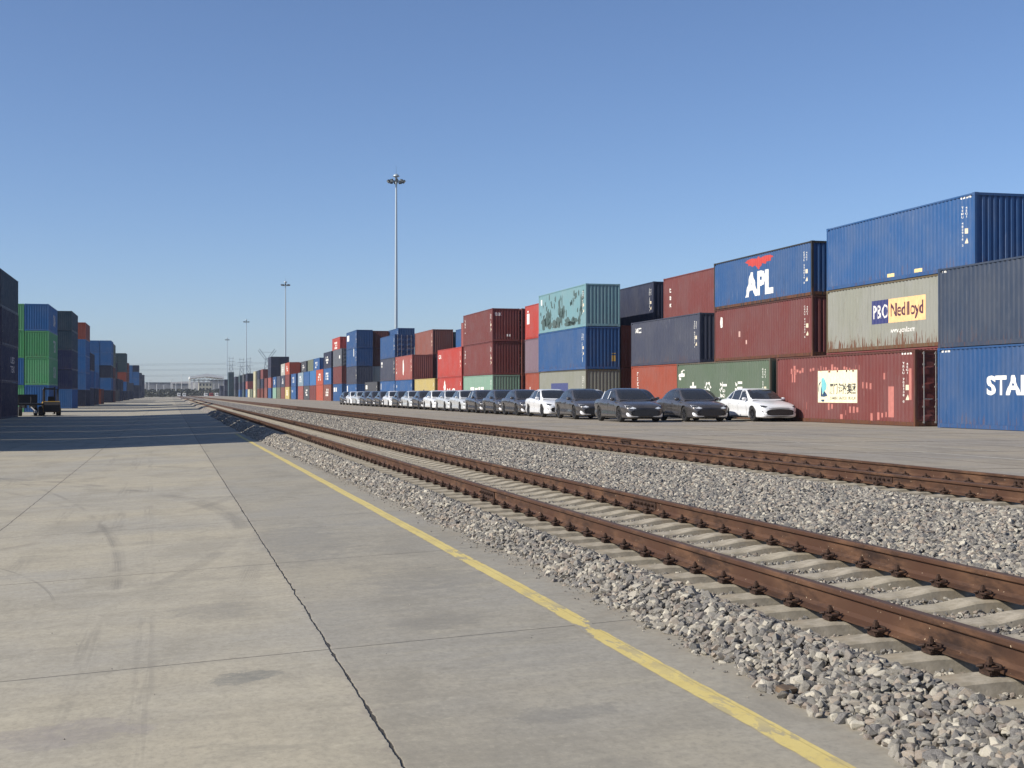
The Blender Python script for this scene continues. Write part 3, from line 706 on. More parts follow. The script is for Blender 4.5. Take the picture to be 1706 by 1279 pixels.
R3 = [(75.4,[BROWN,MAROON,MAROON],{'h':3.0,'lab':{2:'maroon container seen between the dark navy one and the APL one'}}), (89.6,[DNAVY,DNAVY,DNAVY],{'h':3.0,'lab':{2:'dark navy container right behind the peeling teal one'}}),
 (145,[NAVY,BLUE,BLUE]), (162,[DTEAL,DTEAL,DTEAL]), (199,[NAVY,BLUE,BLUE2,BLUE2],{'h':2.72})]
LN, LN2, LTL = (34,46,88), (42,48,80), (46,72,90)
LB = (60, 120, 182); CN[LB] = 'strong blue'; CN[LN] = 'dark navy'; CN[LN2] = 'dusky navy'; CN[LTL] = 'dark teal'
gR = 'containers stacked along the right of the railway'; gL = 'containers stacked along the left yard'
row('R1', 27.2, Z_R, R1, 'front row right', gR); row('R2', 29.76, Z_R, R2, 'second row right', gR); row('R3', 32.36, Z_R, R3, 'third row right', gR)
LX = -12.6-WD
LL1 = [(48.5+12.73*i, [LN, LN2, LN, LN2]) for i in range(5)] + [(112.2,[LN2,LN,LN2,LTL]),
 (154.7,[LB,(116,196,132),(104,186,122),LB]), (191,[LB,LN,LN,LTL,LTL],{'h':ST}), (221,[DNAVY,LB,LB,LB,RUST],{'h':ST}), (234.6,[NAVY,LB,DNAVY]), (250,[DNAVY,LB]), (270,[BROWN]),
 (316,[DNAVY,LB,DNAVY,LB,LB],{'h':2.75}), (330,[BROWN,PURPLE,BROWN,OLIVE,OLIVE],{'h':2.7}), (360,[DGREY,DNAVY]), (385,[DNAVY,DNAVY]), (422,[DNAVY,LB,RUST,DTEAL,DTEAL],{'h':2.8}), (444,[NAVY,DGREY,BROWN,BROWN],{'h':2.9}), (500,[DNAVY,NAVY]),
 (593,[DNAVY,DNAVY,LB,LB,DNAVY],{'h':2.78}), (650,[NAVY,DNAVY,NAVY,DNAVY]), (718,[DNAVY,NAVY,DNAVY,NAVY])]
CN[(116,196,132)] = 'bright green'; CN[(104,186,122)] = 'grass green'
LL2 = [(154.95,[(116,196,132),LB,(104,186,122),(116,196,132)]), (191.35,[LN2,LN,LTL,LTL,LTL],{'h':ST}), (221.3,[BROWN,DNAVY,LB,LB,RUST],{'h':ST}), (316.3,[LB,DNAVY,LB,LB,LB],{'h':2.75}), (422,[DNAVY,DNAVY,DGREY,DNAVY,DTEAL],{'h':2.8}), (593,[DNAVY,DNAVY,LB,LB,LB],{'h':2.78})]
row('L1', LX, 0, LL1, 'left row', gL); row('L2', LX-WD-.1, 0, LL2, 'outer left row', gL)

# --- lettering and emblems on the near containers
B = lambda *k: BOX[k]
b = B('R1',0,0)
put(b, 'lettering', text2d('STAR', 2.62, .68, .035), 3.07, 1.18, m_white, label='large white letters reading STA, cut off by the picture edge')
b = B('R1',0,1); put(b, 'size_code', text2d('9 6', .3, .09, .02), .2, 2.72, m_white)
b = B('R2',0,1)
x0 = 4.25; nv = put(b, 'name_banner', poly2d([rect(0, 0, 1.42, 1.02)]), x0, 1.12, mk((56,62,112)), label='navy banner panel')
put(b, 'lettering', text2d('P&O', 1.26, .60, .004, space=1.08), x0+.09, 1.34, m_white, lift=.006, label='white letters P&O', parent=nv)
orr = put(b, 'name_banner', poly2d([rect(0, 0, 2.95, 1.02)]), x0+1.43, 1.12, mk((238,196,140)), label='pale orange banner panel')
put(b, 'lettering', text2d('Nedlloyd', 2.62, .74, .015), x0+1.6, 1.20, mk((84,50,66)), lift=.006, label='dark letters Nedlloyd', parent=orr)
put(b, 'lettering', text2d('www.ponl.com', 2.0, .28, .015), x0+1.55, .62, m_white, label='white letters www.ponl.com')
b = B('R2',0,2); put(b, 'data_label', poly2d([rect(0,0,.6,.15)]), 5.5, .17, mk((232,206,150))); put(b, 'data_label', poly2d([rect(0,0,.65,.15)]), 7.7, .19, mk((232,206,150))); put(b, 'height_mark', poly2d([rect(.12*i, 0, .12*i+.07, .07) for i in range(6)]), 11.2, 2.73, m_white)
put(B('R1',1,0), 'height_mark', poly2d([rect(.12*i, 0, .12*i+.07, .07) for i in range(6)]), 11.2, 2.73, m_white); put(B('R1',0,0), 'height_mark', poly2d([rect(.12*i, 0, .12*i+.07, .07) for i in range(5)]), .2, 2.73, m_white)
b = B('R2',1,2)
put(b, 'lettering', text2d('APL', 3.5, 1.28, .05), 4.3, .42, m_white, label='large white letters APL')
eagle = [[(0,.42),(.35,.52),(.9,.56),(1.55,.50),(1.75,.60),(1.95,.50),(2.6,.56),(3.2,.54),(3.55,.44),(3.2,.34),(3.25,.24),(2.75,.24),(2.6,.14),(2.2,.20),(2.0,.05),(1.75,-.08),(1.5,.05),(1.35,.18),(.95,.10),(.8,.20),(.4,.2),(.4,.32)]]
put(b, 'emblem', poly2d(eagle), 4.25, 1.86, mk((190,66,60)), label='red bird emblem with spread wings')
b = B('R2',1,1)
put(b, 'emblem', poly2d([[(.22*math.cos(t*math.pi/8), .3*math.sin(t*math.pi/8)) for t in range(16)]]), .95, 2.15, m_white)
put(b, 'paint_patch', poly2d([rect(0,0,.22,.30), rect(1.0,-.42,1.1,-.2)]), 3.3, 1.25, mk((206,168,158)))
b = B('R2',2,1); put(b, 'lettering', text2d('SOCO', 1.25, .34, .04), .75, 2.15, m_white, label='small white letters on a faded patch'); 
b = B('R2',2,0); put(b, 'lettering', text2d(stacked('TEXU51'), .34, 1.9, .03), 1.0, .75, m_white, label='upright column of white characters')
b = B('R3',0,2); put(b, 'lettering', text2d(stacked('tex'), .42, 1.3, .03), 1.0, 1.0, m_white, label='white letters tex written downward')
b = B('R1',2,0)
for ch_, uc in zip('中谷海运', (1.87, 3.97, 5.98, 7.95)): put(b, 'character', text2d(ch_, .98, 1.06, .018), uc, .80, m_white, label='white Chinese character '+ch_)
put(b, 'emblem', poly2d([[(x_*1.0, y_*.46) for x_, y_ in p_] for p_ in [[(0,.0),(.2,-.08),(.5,-.1),(.85,-.08),(1.0,.1),(.95,.35),(.8,.3),(.6,.42),(.3,.3),(.08,.25)], [(.12,-.35),(.35,-.5),(.5,-.3),(.35,-.22),(.25,-.12),(.14,-.14)], [(.45,.40),(.6,.48),(.75,.66),(1.0,.64),(.85,.76),(.65,.74),(.5,.6)]]]), .15, 2.2, m_white, label='white curled wave emblem')
b = B('R1',1,0)
bx, bz_ = 4.1, .86; pn = put(b, 'banner', poly2d([rect(0,0,3.55,1.36)]), bx, bz_, mk((240,232,196)), label='cream banner with a blue ship emblem and dark Chinese characters')
put(b, 'lettering', text2d('厦门海投集团', 2.35, .46, .018), bx+1.1, bz_+.36, mk((44,48,56)), lift=.006, parent=pn, label='dark Chinese characters')
put(b, 'lettering', text2d('XIAMEN HAITOU GROUP', 2.3, .12, .01), bx+1.12, bz_+.13, mk((96,90,78)), lift=.006, parent=pn)
put(b, 'emblem', poly2d([[(.50,.28),(.40,.60),(.38,1.0),(.47,1.06),(.62,1.04),(.72,.96),(.80,.75),(.76,.55),(.62,.45)]]), bx+.02, bz_, mk((120,190,196)), lift=.006, parent=pn, label='light blue sail')
put(b, 'emblem', poly2d([[(.24,.26),(.26,.55),(.30,.82),(.40,.62),(.46,.34),(.60,.52),(.72,.46),(.88,.28),(.60,.24)], [(.28,.10),(.42,.04),(.56,.04),(.68,.10),(.66,.13),(.30,.13)], [(.12,.40),(.16,.70),(.26,.90),(.24,.92),(.13,.78),(.08,.56)], [(.80,.90),(.90,.70),(.90,.42),(.94,.6),(.90,.8)]]), bx+.02, bz_, mk((50,72,104)), lift=.006, parent=pn, label='dark blue hull and masts')
pr_ = random.Random(5); rects = []
for u in [1.5,1.78,1.95,2.08,2.35,2.6, 3.4,3.65, 4.1,4.35,4.62,4.85,5.12,5.4,5.65,5.9, 6.5,6.7,6.95,7.25,7.5,7.8]:
    hh = pr_.choice((.12,.2,.24)); vv0 = 2.18+pr_.uniform(-.1,.08); rects.append(rect(u, vv0, u+pr_.uniform(.06,.15), vv0+hh))
for u, v_, w, h_ in ((1.55,1.75,.09,.5),(1.8,1.75,.09,.55),(8.1,1.45,.09,.26),(8.4,1.45,.09,.24),(8.7,1.42,.09,.24),(9.8,1.8,.09,.25),(2.75,.55,.08,.32),(3.0,.55,.08,.32),(5.1,.55,.08,.28),(5.4,.6,.08,.2),(6.2,.18,.16,.2),(6.6,.35,.1,.2),(7.0,.45,.1,.26),(7.3,.45,.1,.26),(7.6,.48,.1,.2),(8.75,.16,.14,.3),(9.3,.2,.12,.3),(9.6,.3,.1,.18),(9.9,.32,.1,.2),(10.15,.32,.42,1.2),(11.72,1.0,.13,1.2)):
    rects.append(rect(u, v_, u+w, v_+h_))
put(b, 'paint_patch', poly2d(rects), 0, 0, mk((184,116,106)), label='pale pink touched-up paint patches')
b = B('R1',3,2)
pp = random.Random(9); blobs = []
def blob(cx, cy, rx, ry):
    n = 14; return [(cx+rx*pp.uniform(.55,1.25)*math.cos(2*math.pi*i/n), cy+ry*pp.uniform(.55,1.3)*math.sin(2*math.pi*i/n)) for i in range(n)]
for cx, cy, rx, ry in ((1.4,.75,.75,.5),(2.4,.95,.8,.75),(3.1,.5,.6,.35),(4.2,.55,.8,.4),(5.6,1.5,.35,.7),(6.1,1.05,.5,.6),(6.7,1.3,.35,.5),(5.3,.6,.9,.45),(7.6,.5,.8,.4),(9.2,.5,.7,.35),(9.7,2.2,.35,.3),(9.3,2.45,.2,.2),(6.3,2.1,.12,.4),(11.1,1.4,.4,.8),(8.6,.35,.9,.2),(10.6,.5,.3,.6),(3.3,1.2,.18,.5),(11.5,2.2,.2,.4)): blobs.append(blob(cx, cy, rx, ry))
for i in range(50): blobs.append(blob(pp.uniform(.4,11.8), pp.uniform(.25,2.6)**1.0, pp.uniform(.04,.16), pp.uniform(.08,.3)))
for i_, bl in enumerate(blobs):
    if i_ == 0: allb = []
    allb.append([(min(max(u, .2), 11.95), min(max(v, .2), 2.78)) for u, v in bl])
bmx = bmesh.new()
for q in allb:
    vs_ = [bmx.verts.new((x, y, 0)) for x, y in q]; cc = bmx.verts.new((sum(p[0] for p in q)/len(q), sum(p[1] for p in q)/len(q), 0))
    for i_ in range(len(vs_)): bmx.faces.new((cc, vs_[i_], vs_[(i_+1) % len(vs_)]))
for i_, v in enumerate(bmx.verts): v.co.z = 0
put(b, 'peeled_paint', bmx, 0, 0, paint((84,110,108), .6, .3), label='dark patches where pale paint has peeled', lift=.002)
put(b, 'decal', poly2d([rect(0,0,.45,.42)]), .5, 2.1, m_white)
b = B('R1',3,0); put(b, 'name_banner', poly2d([rect(0,0,4.4,1.1)]), 3.4, .9, mk((70,78,122)), label='plain navy panel')
b = B('R1',3,1); put(b, 'decal', poly2d([rect(0,0,.18,.34)]), 11.3, .5, m_white); put(b, 'decal', poly2d([rect(0,0,.28,.4), rect(.02,.5,.3,.56)]), 1.85, .55, mk((196,160,80)), 'end')
b = B('R1',4,2); put(b, 'lettering', text2d('tex', .62, .32, .03), .22, 2.25, m_white, 'end', label='white letters tex on the end'); put(b, 'decal', poly2d([rect(0,0,.12,.2), rect(.2,0,.32,.2)]), 1.3, .45, m_white, 'end')
for j in (1, 2): put(B('R1',4,j), 'lettering', text2d(stacked('TEX 4'), .28, 1.3, .03), .6, 1.1, m_white)
b = B('R1',4,0); put(b, 'lettering', poly2d([rect(0,0,1.6,.7), rect(1.9,.1,3.2,.62), rect(3.5,0,4.2,.7), rect(4.5,0,5.6,.7)]), 3.0, 1.15, m_white, label='white block letters faded into blocks')
b = B('R2',4,2); put(b, 'decal', poly2d([rect(0,0,.7,.9), rect(.1,1.0,.55,1.15)]), .6, 1.3, m_white)
b = B('R2',4,0); put(b, 'lettering', text2d(stacked('ET'), .3, .8, .03), 1.4, 1.0, m_white)
b = B('R1',5,1); put(b, 'lettering', text2d('CAI', 1.5, .42, .04), .5, 1.95, m_white)
b = B('R1',5,0); put(b, 'lettering', text2d('E M C', 5.6, .85, .03), 3.2, .95, m_white); put(b, 'emblem', poly2d([[(0,0),(1.3,0),(.65,.9)]]), 3.0, 1.8, m_white)
b = B('R1',6,0); put(b, 'paint_patch', poly2d([rect(0,0,1.1,.5), rect(.2,.5,.8,1.0)]), 5.2, .7, mk((70,66,52)))
b = B('R1',7,1); put(b, 'emblem', poly2d([[(.42*math.cos(t*math.pi/10), .95*math.sin(t*math.pi/10)) for t in range(20)]]), 5.9, 1.5, m_white, label='narrow white oval'); put(b, 'lettering', text2d(stacked('TRITN'), .3, 1.7, .03), .7, .8, m_white)
put(B('R1',7,0), 'decal', poly2d([rect(0,0,.4,.3)]), .8, 2.0, m_white); put(B('R1',8,1), 'decal', poly2d([rect(0,0,1.2,.3), rect(.3,-.4,.8,-.1)]), .8, 2.2, m_white); put(B('R1',9,0), 'decal', poly2d([rect(0,0,1.6,.55)]), .9, 1.9, m_white)
put(B('R1',8,0), 'decal', poly2d([rect(0,0,.3,.8)]), .6, 1.8, m_white)
for k_, bm_ in (((10,3), [rect(0,0,2.6,.9)]), ((10,2), [rect(0,.2,.7,1.6)]), ((10,0), [rect(0,0,.9,.9)]), ((11,2), [rect(0,0,1.4,.5)]), ((11,0), [rect(0,0,2.2,.7), rect(3,0,4.2,.7)])):
    put(B('R1',*k_), 'decal', poly2d(bm_), .7 if k_[1] != 2 else 8.5, 1.3 if k_[1] else 1.6, m_white)
def fancy(k, fr=(3.6, .8, 7.8, 2.2)):     # distant block-shaped markings, all but unreadable
    q = random.Random(k[1]*7+k[2]); ps = []
    for i in range(4):
        for j in range(3):
            if q.random() < .75:
                a = fr[0]+(fr[2]-fr[0])*i/4; c = fr[1]+(fr[3]-fr[1])*j/3; ps.append(rect(a+.05, c+.05, a+(fr[2]-fr[0])/4*q.uniform(.6,.95), c+(fr[3]-fr[1])/3*.85))
    put(BOX[k], 'marking', poly2d(ps), 0, 0, m_white)
for k in (('R1',12,2),('R1',12,1),('R1',12,0),('R1',13,1),('R1',15,0),('R1',16,1),('R1',17,1),('R1',18,2),('R1',19,2),('R1',19,1),('R2',14,2),('R2',16,2),('R1',18,0),('R1',21,1),('R2',12,3)): fancy(k)
fancy(('R1',17,0), (2, 1.5, 5, 2.1)); fancy(('R1',26,0), (6, .6, 9, 2.2))
# left row, letters in the shade
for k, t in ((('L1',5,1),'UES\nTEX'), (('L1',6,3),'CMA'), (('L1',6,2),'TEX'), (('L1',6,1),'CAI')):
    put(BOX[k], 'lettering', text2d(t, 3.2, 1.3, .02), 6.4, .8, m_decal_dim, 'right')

# ------------------------------------------------------------------ cars
def spline(xs_, ys_):
    xs_ = np.array(xs_, float); ys_ = np.array(ys_, float); m = np.gradient(ys_, xs_)
    def f(x):
        x = np.clip(x, xs_[0], xs_[-1]); i = np.clip(np.searchsorted(xs_, x)-1, 0, len(xs_)-2)
        h = xs_[i+1]-xs_[i]; t = (x-xs_[i])/h
        return (2*t**3-3*t**2+1)*ys_[i]+(t**3-2*t**2+t)*h*m[i]+(-2*t**3+3*t**2)*ys_[i+1]+(t**3-t**2)*h*m[i+1]
    return f
def build_car():
    # lower body: stations along y (front is -y)
    Yk = [-2.40,-2.34,-2.22,-2.0,-1.6,-1.0,-.4,.3,1.0,1.6,2.0,2.25,2.36,2.40]
    wk = spline(Yk, [.66,.76,.845,.90,.925,.935,.94,.94,.94,.925,.89,.84,.78,.70])       # half width
    tk = spline(Yk, [.60,.70,.765,.83,.90,.955,.97,.98,1.00,1.03,1.045,1.03,1.0,.95])    # centre line height of bonnet / boot
    sk = spline(Yk, [.56,.63,.68,.735,.80,.87,.90,.93,.96,.965,.95,.92,.89,.86])         # shoulder height
    bk = spline(Yk, [.27,.21,.185,.175,.17,.17,.17,.17,.17,.18,.20,.25,.30,.36])         # underside
    ST_ = sorted(set(list(np.linspace(-2.40, -2.0, 12)) + list(np.linspace(-2.0, 2.0, 44)) + list(np.linspace(2.0, 2.40, 10))))
    def sect(y):
        w, t, s_, b_ = wk(y), tk(y), sk(y), bk(y)
        mid = b_+(s_-b_)*.55
        ctrl = [(0,b_),(w*.80,b_),(w*.955,b_+.035),(w*.985,b_+.14),(w*.965,mid-.05),(w*1.0,mid+.08),(w*.985,s_-.06),(w*.93,s_+.012),(w*.80,s_+(t-s_)*.55),(w*.5,s_+(t-s_)*.90),(0,t)]
        pts = []
        d = [0]
        for a, c in zip(ctrl, ctrl[1:]): d.append(d[-1]+math.hypot(c[0]-a[0], c[1]-a[1]))
        fx, fz = spline(d, [c[0] for c in ctrl]), spline(d, [c[1] for c in ctrl])
        T = np.linspace(0, d[-1], 30)
        pts = [(float(fx(t_)), float(fz(t_))) for t_ in T]
        return pts
    v, f = [], []; R = 58
    for y in ST_:
        p = sect(y); ring = p + [(-a, b_) for a, b_ in p[::-1][1:-1]]
        v += [(a, y, b_) for a, b_ in ring]
    for i in range(len(ST_)-1):
        for j in range(R):
            j2 = (j+1) % R; f.append([i*R+j, i*R+j2, (i+1)*R+j2, (i+1)*R+j])
    f.append(list(range(R))[::-1]); f.append([(len(ST_)-1)*R+j for j in range(R)])
    m = MB(); m.v = v; m.f = f; m.m = [0]*len(f); body = m.mesh('body', smooth=True)
    # wheel arches
    cut = MB()
    for yw in (-1.44, 1.35):
        for sx in (-1, 1):
            a, b_ = (.66, 1.05) if sx > 0 else (-1.05, -.66)
            cut.prism([(yw+.375*math.cos(t*math.pi/16), .345+.375*math.sin(t*math.pi/16)) for t in range(32)], 0, a, b_, 0)
    cm = cut.mesh('cut'); dark = 1
    o = bpy.data.objects.new('b', body); c = bpy.data.objects.new('c', cm); C.objects.link(o); C.objects.link(c)
    body.materials.append(m_pw); body.materials.append(m_black); cm.materials.append(m_black)
    md = o.modifiers.new('x', 'BOOLEAN'); md.object = c; md.operation = 'DIFFERENCE'; md.solver = 'EXACT'
    try: md.material_mode = 'TRANSFER'
    except Exception: pass
    bpy.context.view_layer.update(); dg = bpy.context.evaluated_depsgraph_get()
    body2 = bpy.data.meshes.new_from_object(o.evaluated_get(dg)); bpy.data.objects.remove(o); bpy.data.objects.remove(c)
    bm = bmesh.new(); bm.from_mesh(body2)
    for fc in bm.faces:
        cc = fc.calc_center_median(); r_ = min(math.hypot(cc.y+1.44, cc.z-.345), math.hypot(cc.y-1.35, cc.z-.345))
        ins = r_ < .3755 and (abs(cc.x) < wk(cc.y)*.90 or r_ < .37 )
        fc.material_index = 1 if ins or cc.z < .2 else 0; fc.smooth = not ins
    for e in bm.edges:
        if len(e.link_faces) == 2 and e.calc_face_angle(0) > .6: e.smooth = False
    bm.to_mesh(body2); bm.free()
    body2.materials.clear(); body2.name = 'body'
    # greenhouse
    Gy = [-1.12,-.9,-.55,-.2,.2,.6,1.0,1.4,1.75,2.0]
    gt = spline(Gy, [.95,1.09,1.295,1.435,1.492,1.487,1.43,1.31,1.155,1.05]); gwt = spline(Gy, [.70,.69,.665,.645,.635,.63,.62,.60,.58,.58])
    gwb = spline(Gy, [.80,.84,.865,.88,.885,.885,.88,.86,.80,.72])
    GS = np.linspace(-1.12, 2.0, 44); v, f = [], []; R = 34
    for y in GS:
        t, a, b_ = float(gt(y)), float(gwt(y)), float(gwb(y)); zb = float(sk(y))-.02
        hh = max(t-zb, .01); ctrl = [(b_, zb), (b_-(b_-a)*.42, zb+hh*.42), (a+.045, zb+hh*.86), (a-.05, zb+hh*.955), (a*.5, zb+hh*.99), (0, t)]
        d = [0]
        for p, q in zip(ctrl, ctrl[1:]): d.append(d[-1]+math.hypot(q[0]-p[0], q[1]-p[1]))
        fx, fz = spline(d, [p[0] for p in ctrl]), spline(d, [p[1] for p in ctrl])
        T = np.linspace(0, d[-1], 18); p = [(float(fx(q)), float(fz(q))) for q in T]
        ring = p + [(-q[0], q[1]) for q in p[::-1][1:]]; v += [(q[0], y, q[1]) for q in ring]; R = len(ring)
    for i in range(len(GS)-1):
        for j in range(R-1): f.append([i*R+j, i*R+j+1, (i+1)*R+j+1, (i+1)*R+j])
    m = MB(); m.v = v; m.f = f; m.m = [0]*len(f); cabin = m.mesh('cabin', smooth=True)
    # projection helper
    bmj = bmesh.new(); bmj.from_mesh(body2); bmj.from_mesh(cabin); tree = BVHTree.FromBMesh(bmj); bmj.free()
    def proj(polys, axis, off, step=.06, thick=0):
        bm = bmesh.new()
        for p in polys: bm.faces.new([bm.verts.new((a, b_, 0)) for a, b_ in p])
        us = [v_.co.x for v_ in bm.verts]; vs = [v_.co.y for v_ in bm.verts]
        for k in np.arange(min(us)+step, max(us), step): bmesh.ops.bisect_plane(bm, geom=bm.verts[:]+bm.edges[:]+bm.faces[:], plane_co=(k,0,0), plane_no=(1,0,0), dist=1e-5)
        for k in np.arange(min(vs)+step, max(vs), step): bmesh.ops.bisect_plane(bm, geom=bm.verts[:]+bm.edges[:]+bm.faces[:], plane_co=(0,k,0), plane_no=(0,1,0), dist=1e-5)
        for v_ in bm.verts:
            a, b_ = v_.co.x, v_.co.y
            if axis == 'front': og, dr = Vector((a, -4, b_)), Vector((0, 1, 0))
            elif axis == 'rear': og, dr = Vector((a, 4, b_)), Vector((0, -1, 0))
            elif axis == 'L': og, dr = Vector((-3, a, b_)), Vector((1, 0, 0))
            elif axis == 'R': og, dr = Vector((3, a, b_)), Vector((-1, 0, 0))
            else: og, dr = Vector((a, b_, 4)), Vector((0, 0, -1))
            h_, nn, _, _ = tree.ray_cast(og, dr)
            if h_ is None:
                h_, nn, _, _ = tree.find_nearest(og+dr*(1.7 if axis in 'front rear' else 2.1))
            if nn.dot(dr) > 0: nn = -nn
            v_.co = h_ + nn*off
        bmesh.ops.recalc_face_normals(bm, faces=bm.faces)
        me = bpy.data.meshes.new('patch'); bm.to_mesh(me); bm.free()
        me.polygons.foreach_set('use_smooth', [True]*len(me.polygons)); return me
    mir = lambda P: [[(-a, b_) for a, b_ in p[::-1]] for p in P]
    root = empty('parked_car')
    b0 = link('body', body2, [m_pw, m_black], root)
    link('cabin', cabin, m_pw, root)
    # glass
    zsill = lambda y: float(sk(y))+.035
    link('windscreen', proj([[(-.76,-1.03),(0,-1.06),(.76,-1.03),(.68,-.60),(.60,-.24),(0,-.21),(-.60,-.24),(-.68,-.60)]], 'top', .005), m_glass, root)
    link('rear_window', proj([[(-.50,.98),(.50,.98),(.50,1.35),(.50,1.80),(-.50,1.80),(-.50,1.35)]], 'top', .005), m_glass, root)
    for sd in 'LR':
        for w in ([(-.80,zsill(-.8)),(.02,zsill(0)),(-.02,1.40),(-.22,1.375),(-.45,1.26)], [(.08,zsill(.1)),(.86,zsill(.9)),(.82,1.36),(.5,1.405),(.04,1.41)], [(.93,zsill(.95)),(1.42,zsill(1.4)+.03),(1.15,1.26),(.89,1.345)]):
            link('side_window', proj([w], sd, .005), m_glass, root)
        # shut lines and handles
        ln = []
        for yy in (-.86, .05, 1.0): ln.append([(yy, .27), (yy+.012, .27), (yy+.012, .92), (yy, .92)])
        link('shut_line', proj(ln, sd, .002), m_black, root)
        link('sill_trim', proj([[(-1.0,.20),(.92,.20),(.92,.245),(-1.0,.245)]], sd, .004), m_black, root)
        for yy in (-.16, .76):
            mh = MB(); s_ = -1 if sd == 'L' else 1; xx = .945*s_
            mh.box(min(xx, xx+.02*s_), max(xx, xx+.02*s_), yy, yy+.17, .80, .825); link('door_handle', mh.mesh('door_handle'), m_pw, root)
    # face
    G = [[(-.62,.49),(-.42,.555),(0,.57),(.42,.555),(.62,.49),(.70,.40),(.60,.31),(.40,.275),(-.40,.275),(-.60,.31),(-.70,.40)]]
    gr = link('grille', proj(G, 'front', .004), m_grille, root)
    bars = []
    for i in range(6):
        zz = .31+i*.042; wz = .58 if i in (1,2,3) else .50; bars.append(rect(-wz, zz, wz, zz+.009))
    link('grille_bar', proj(bars, 'front', .010), m_chrome, gr)
    link('nose_trim', proj([[(-.52,.605),(0,.625),(.52,.605),(.52,.59),(0,.60),(-.52,.59)]], 'front', .005), m_black, root)
    lip = [[(-.70,.245),(.70,.245),(.62,.215),(-.62,.215)]]
    link('lower_intake', proj(lip, 'front', .005), m_black, root)
    HL = [[(.42,.605),(.58,.67),(.72,.715),(.84,.735),(.84,.655),(.72,.60),(.54,.575)]]
    for P in (HL, mir(HL)):
        h1 = link('headlight', proj(P, 'front', .006), m_lamp, root)
        q = [[(a*.94+.04*(1 if a > 0 else -1), b_*.9+.063) for a, b_ in P[0][1:6]]]
        link('lamp_lens', proj(q, 'front', .010), m_glass, h1)
    CK = [[(.34,.262),(.56,.275),(.66,.30),(.735,.37),(.80,.44),(.83,.36),(.80,.27),(.70,.232),(.34,.245)]]
    for P in (CK, mir(CK)): link('cheek_trim', proj(P, 'front', .007), m_cheek, root)
    FG = [[(.735,.36),(.80,.48),(.815,.47),(.765,.34),(.70,.28),(.70,.30)]]
    for P in (FG, mir(FG)): link('air_curtain', proj(P, 'front', .005), m_black, root)
    TL = [[(.0,.90),(.72,.90),(.72,.84),(0,.85)]]
    for P in (TL, mir(TL)): link('tail_light', proj(P, 'rear', .006), m_tail, root)
    for s_ in (-1, 1):
        mm = MB(); mm.lathe([(0,-.001),(.05,.0),(.075,.05),(.08,.12),(.06,.19),(.0,.21)], (0,0,0), 'x', 12)
        me = mm.mesh('mirror', smooth=True); me.transform(Matrix.Scale(.75, 4, (0,1,0)))
        if s_ < 0: me.transform(Matrix.Scale(-1, 4, (1,0,0))); me.flip_normals()
        link('wing_mirror', me, m_pw, root, (s_*.86, -.72, 1.0))
    # wheels
    tm = MB(); tm.lathe([(.20,-.10),(.305,-.108),(.335,-.085),(.340,0),(.335,.085),(.305,.108),(.20,.10)], axis='x', n=36)
    tyre = tm.mesh('tyre', smooth=True)
    rm = MB(); rm.lathe([(.215,-.10),(.225,-.106),(.225,-.09),(.20,-.075),(.195,-.02),(.02,-.015)], axis='x', n=30)
    for k in range(10):
        a = 2*math.pi*k/10; ca, sa = math.cos(a), math.sin(a); ca2, sa2 = math.cos(a+.16), math.sin(a+.16)
        rm.tube((-.088, .045*ca, .045*sa), (-.098, .205*ca2, .205*sa2), .019, .013, 4)
    rm.lathe([(.0,-.098),(.04,-.096),(.05,-.085),(.05,-.02)], axis='x', n=12)
    rim = rm.mesh('rim')
    for yw in (-1.44, 1.35):
        for sx in (-1, 1):
            w = link('wheel', tyre, m_tyre, root, (sx*.80, yw, .345)); 
            if sx > 0: w.rotation_euler = (0, 0, math.pi)
            link('rim', rim, m_rim, w)
            dm = MB(); dm.tube((-.03,0,0),(.06,0,0),.19,n=20); link('brake_disc', dm.mesh('brake_disc'), m_black, w)
    return root
m_black = plain('black_plastic', (26, 26, 28), .6); m_tyre = plain('tyre_rubber', (40, 39, 38), .85); m_rim = plain('dark_alloy', (92, 92, 96), .35, .7)
m_chrome = plain('satin_trim', (120, 122, 126), .35, .6); m_grille = plain('grille_mesh', (22, 22, 24), .5); m_tail = plain('tail_lamp', (120, 20, 22), .2, coat=1)
m_lamp = plain('headlamp_glass', (236, 240, 244), .15, .1, .8, 1, var=.12, scale=16); m_cheek = plain('satin_silver_trim', (240, 241, 243), .35, .1, .8, var=.03); m_film = plain('white_film', (225, 228, 230), .4)
N = NT('car_glass'); m_glass = N.fin((.028, .030, .033), .10, 0, .5, .2)
def carpaint(name, rgb, metal, rough):
    N = NT(name); N.mat.name = name; base = lin(*rgb, k=.9); nz = N.noise(N.coord(), 1.2, 3)
    dustm = N.math('MULTIPLY', N.ramp(nz, .3, .75), .14)
    return N.fin(N.mix(dustm, base, lin(150, 142, 130, .8)), N.ramp(nz, .3, .7, rough, rough+.12), metal, .5, .7)
m_pw = carpaint('white_car_paint', (232, 234, 236), 0, .25); m_pg = carpaint('dark_grey_car_paint', (80, 78, 79), .3, .22); m_ps = carpaint('silver_car_paint', (200, 204, 206), .12, .32)
car0 = build_car()
def s_c(t): return (math.cos(YAW)-t*math.sin(YAW))/(math.sin(YAW)+t*math.cos(YAW))
def car_y(px, X): return X*s_c((px-853)/F_PX)
specs = []
for px, c in ((1040,'dg'),(964,'dg'),(909,'w'),(865,'dg'),(843,'dg'),(813,'dg'),(786,'s'),(761,'s'),(737,'w'),(712,'dg'),(691.5,'s'),(672.5,'dg'),(657,'w'),(638,'dg'),(620.5,'dg'),(610,'dg'),(595,'s'),(584,'w'),(573,'dg')):
    specs.append([px, c, 19.0])
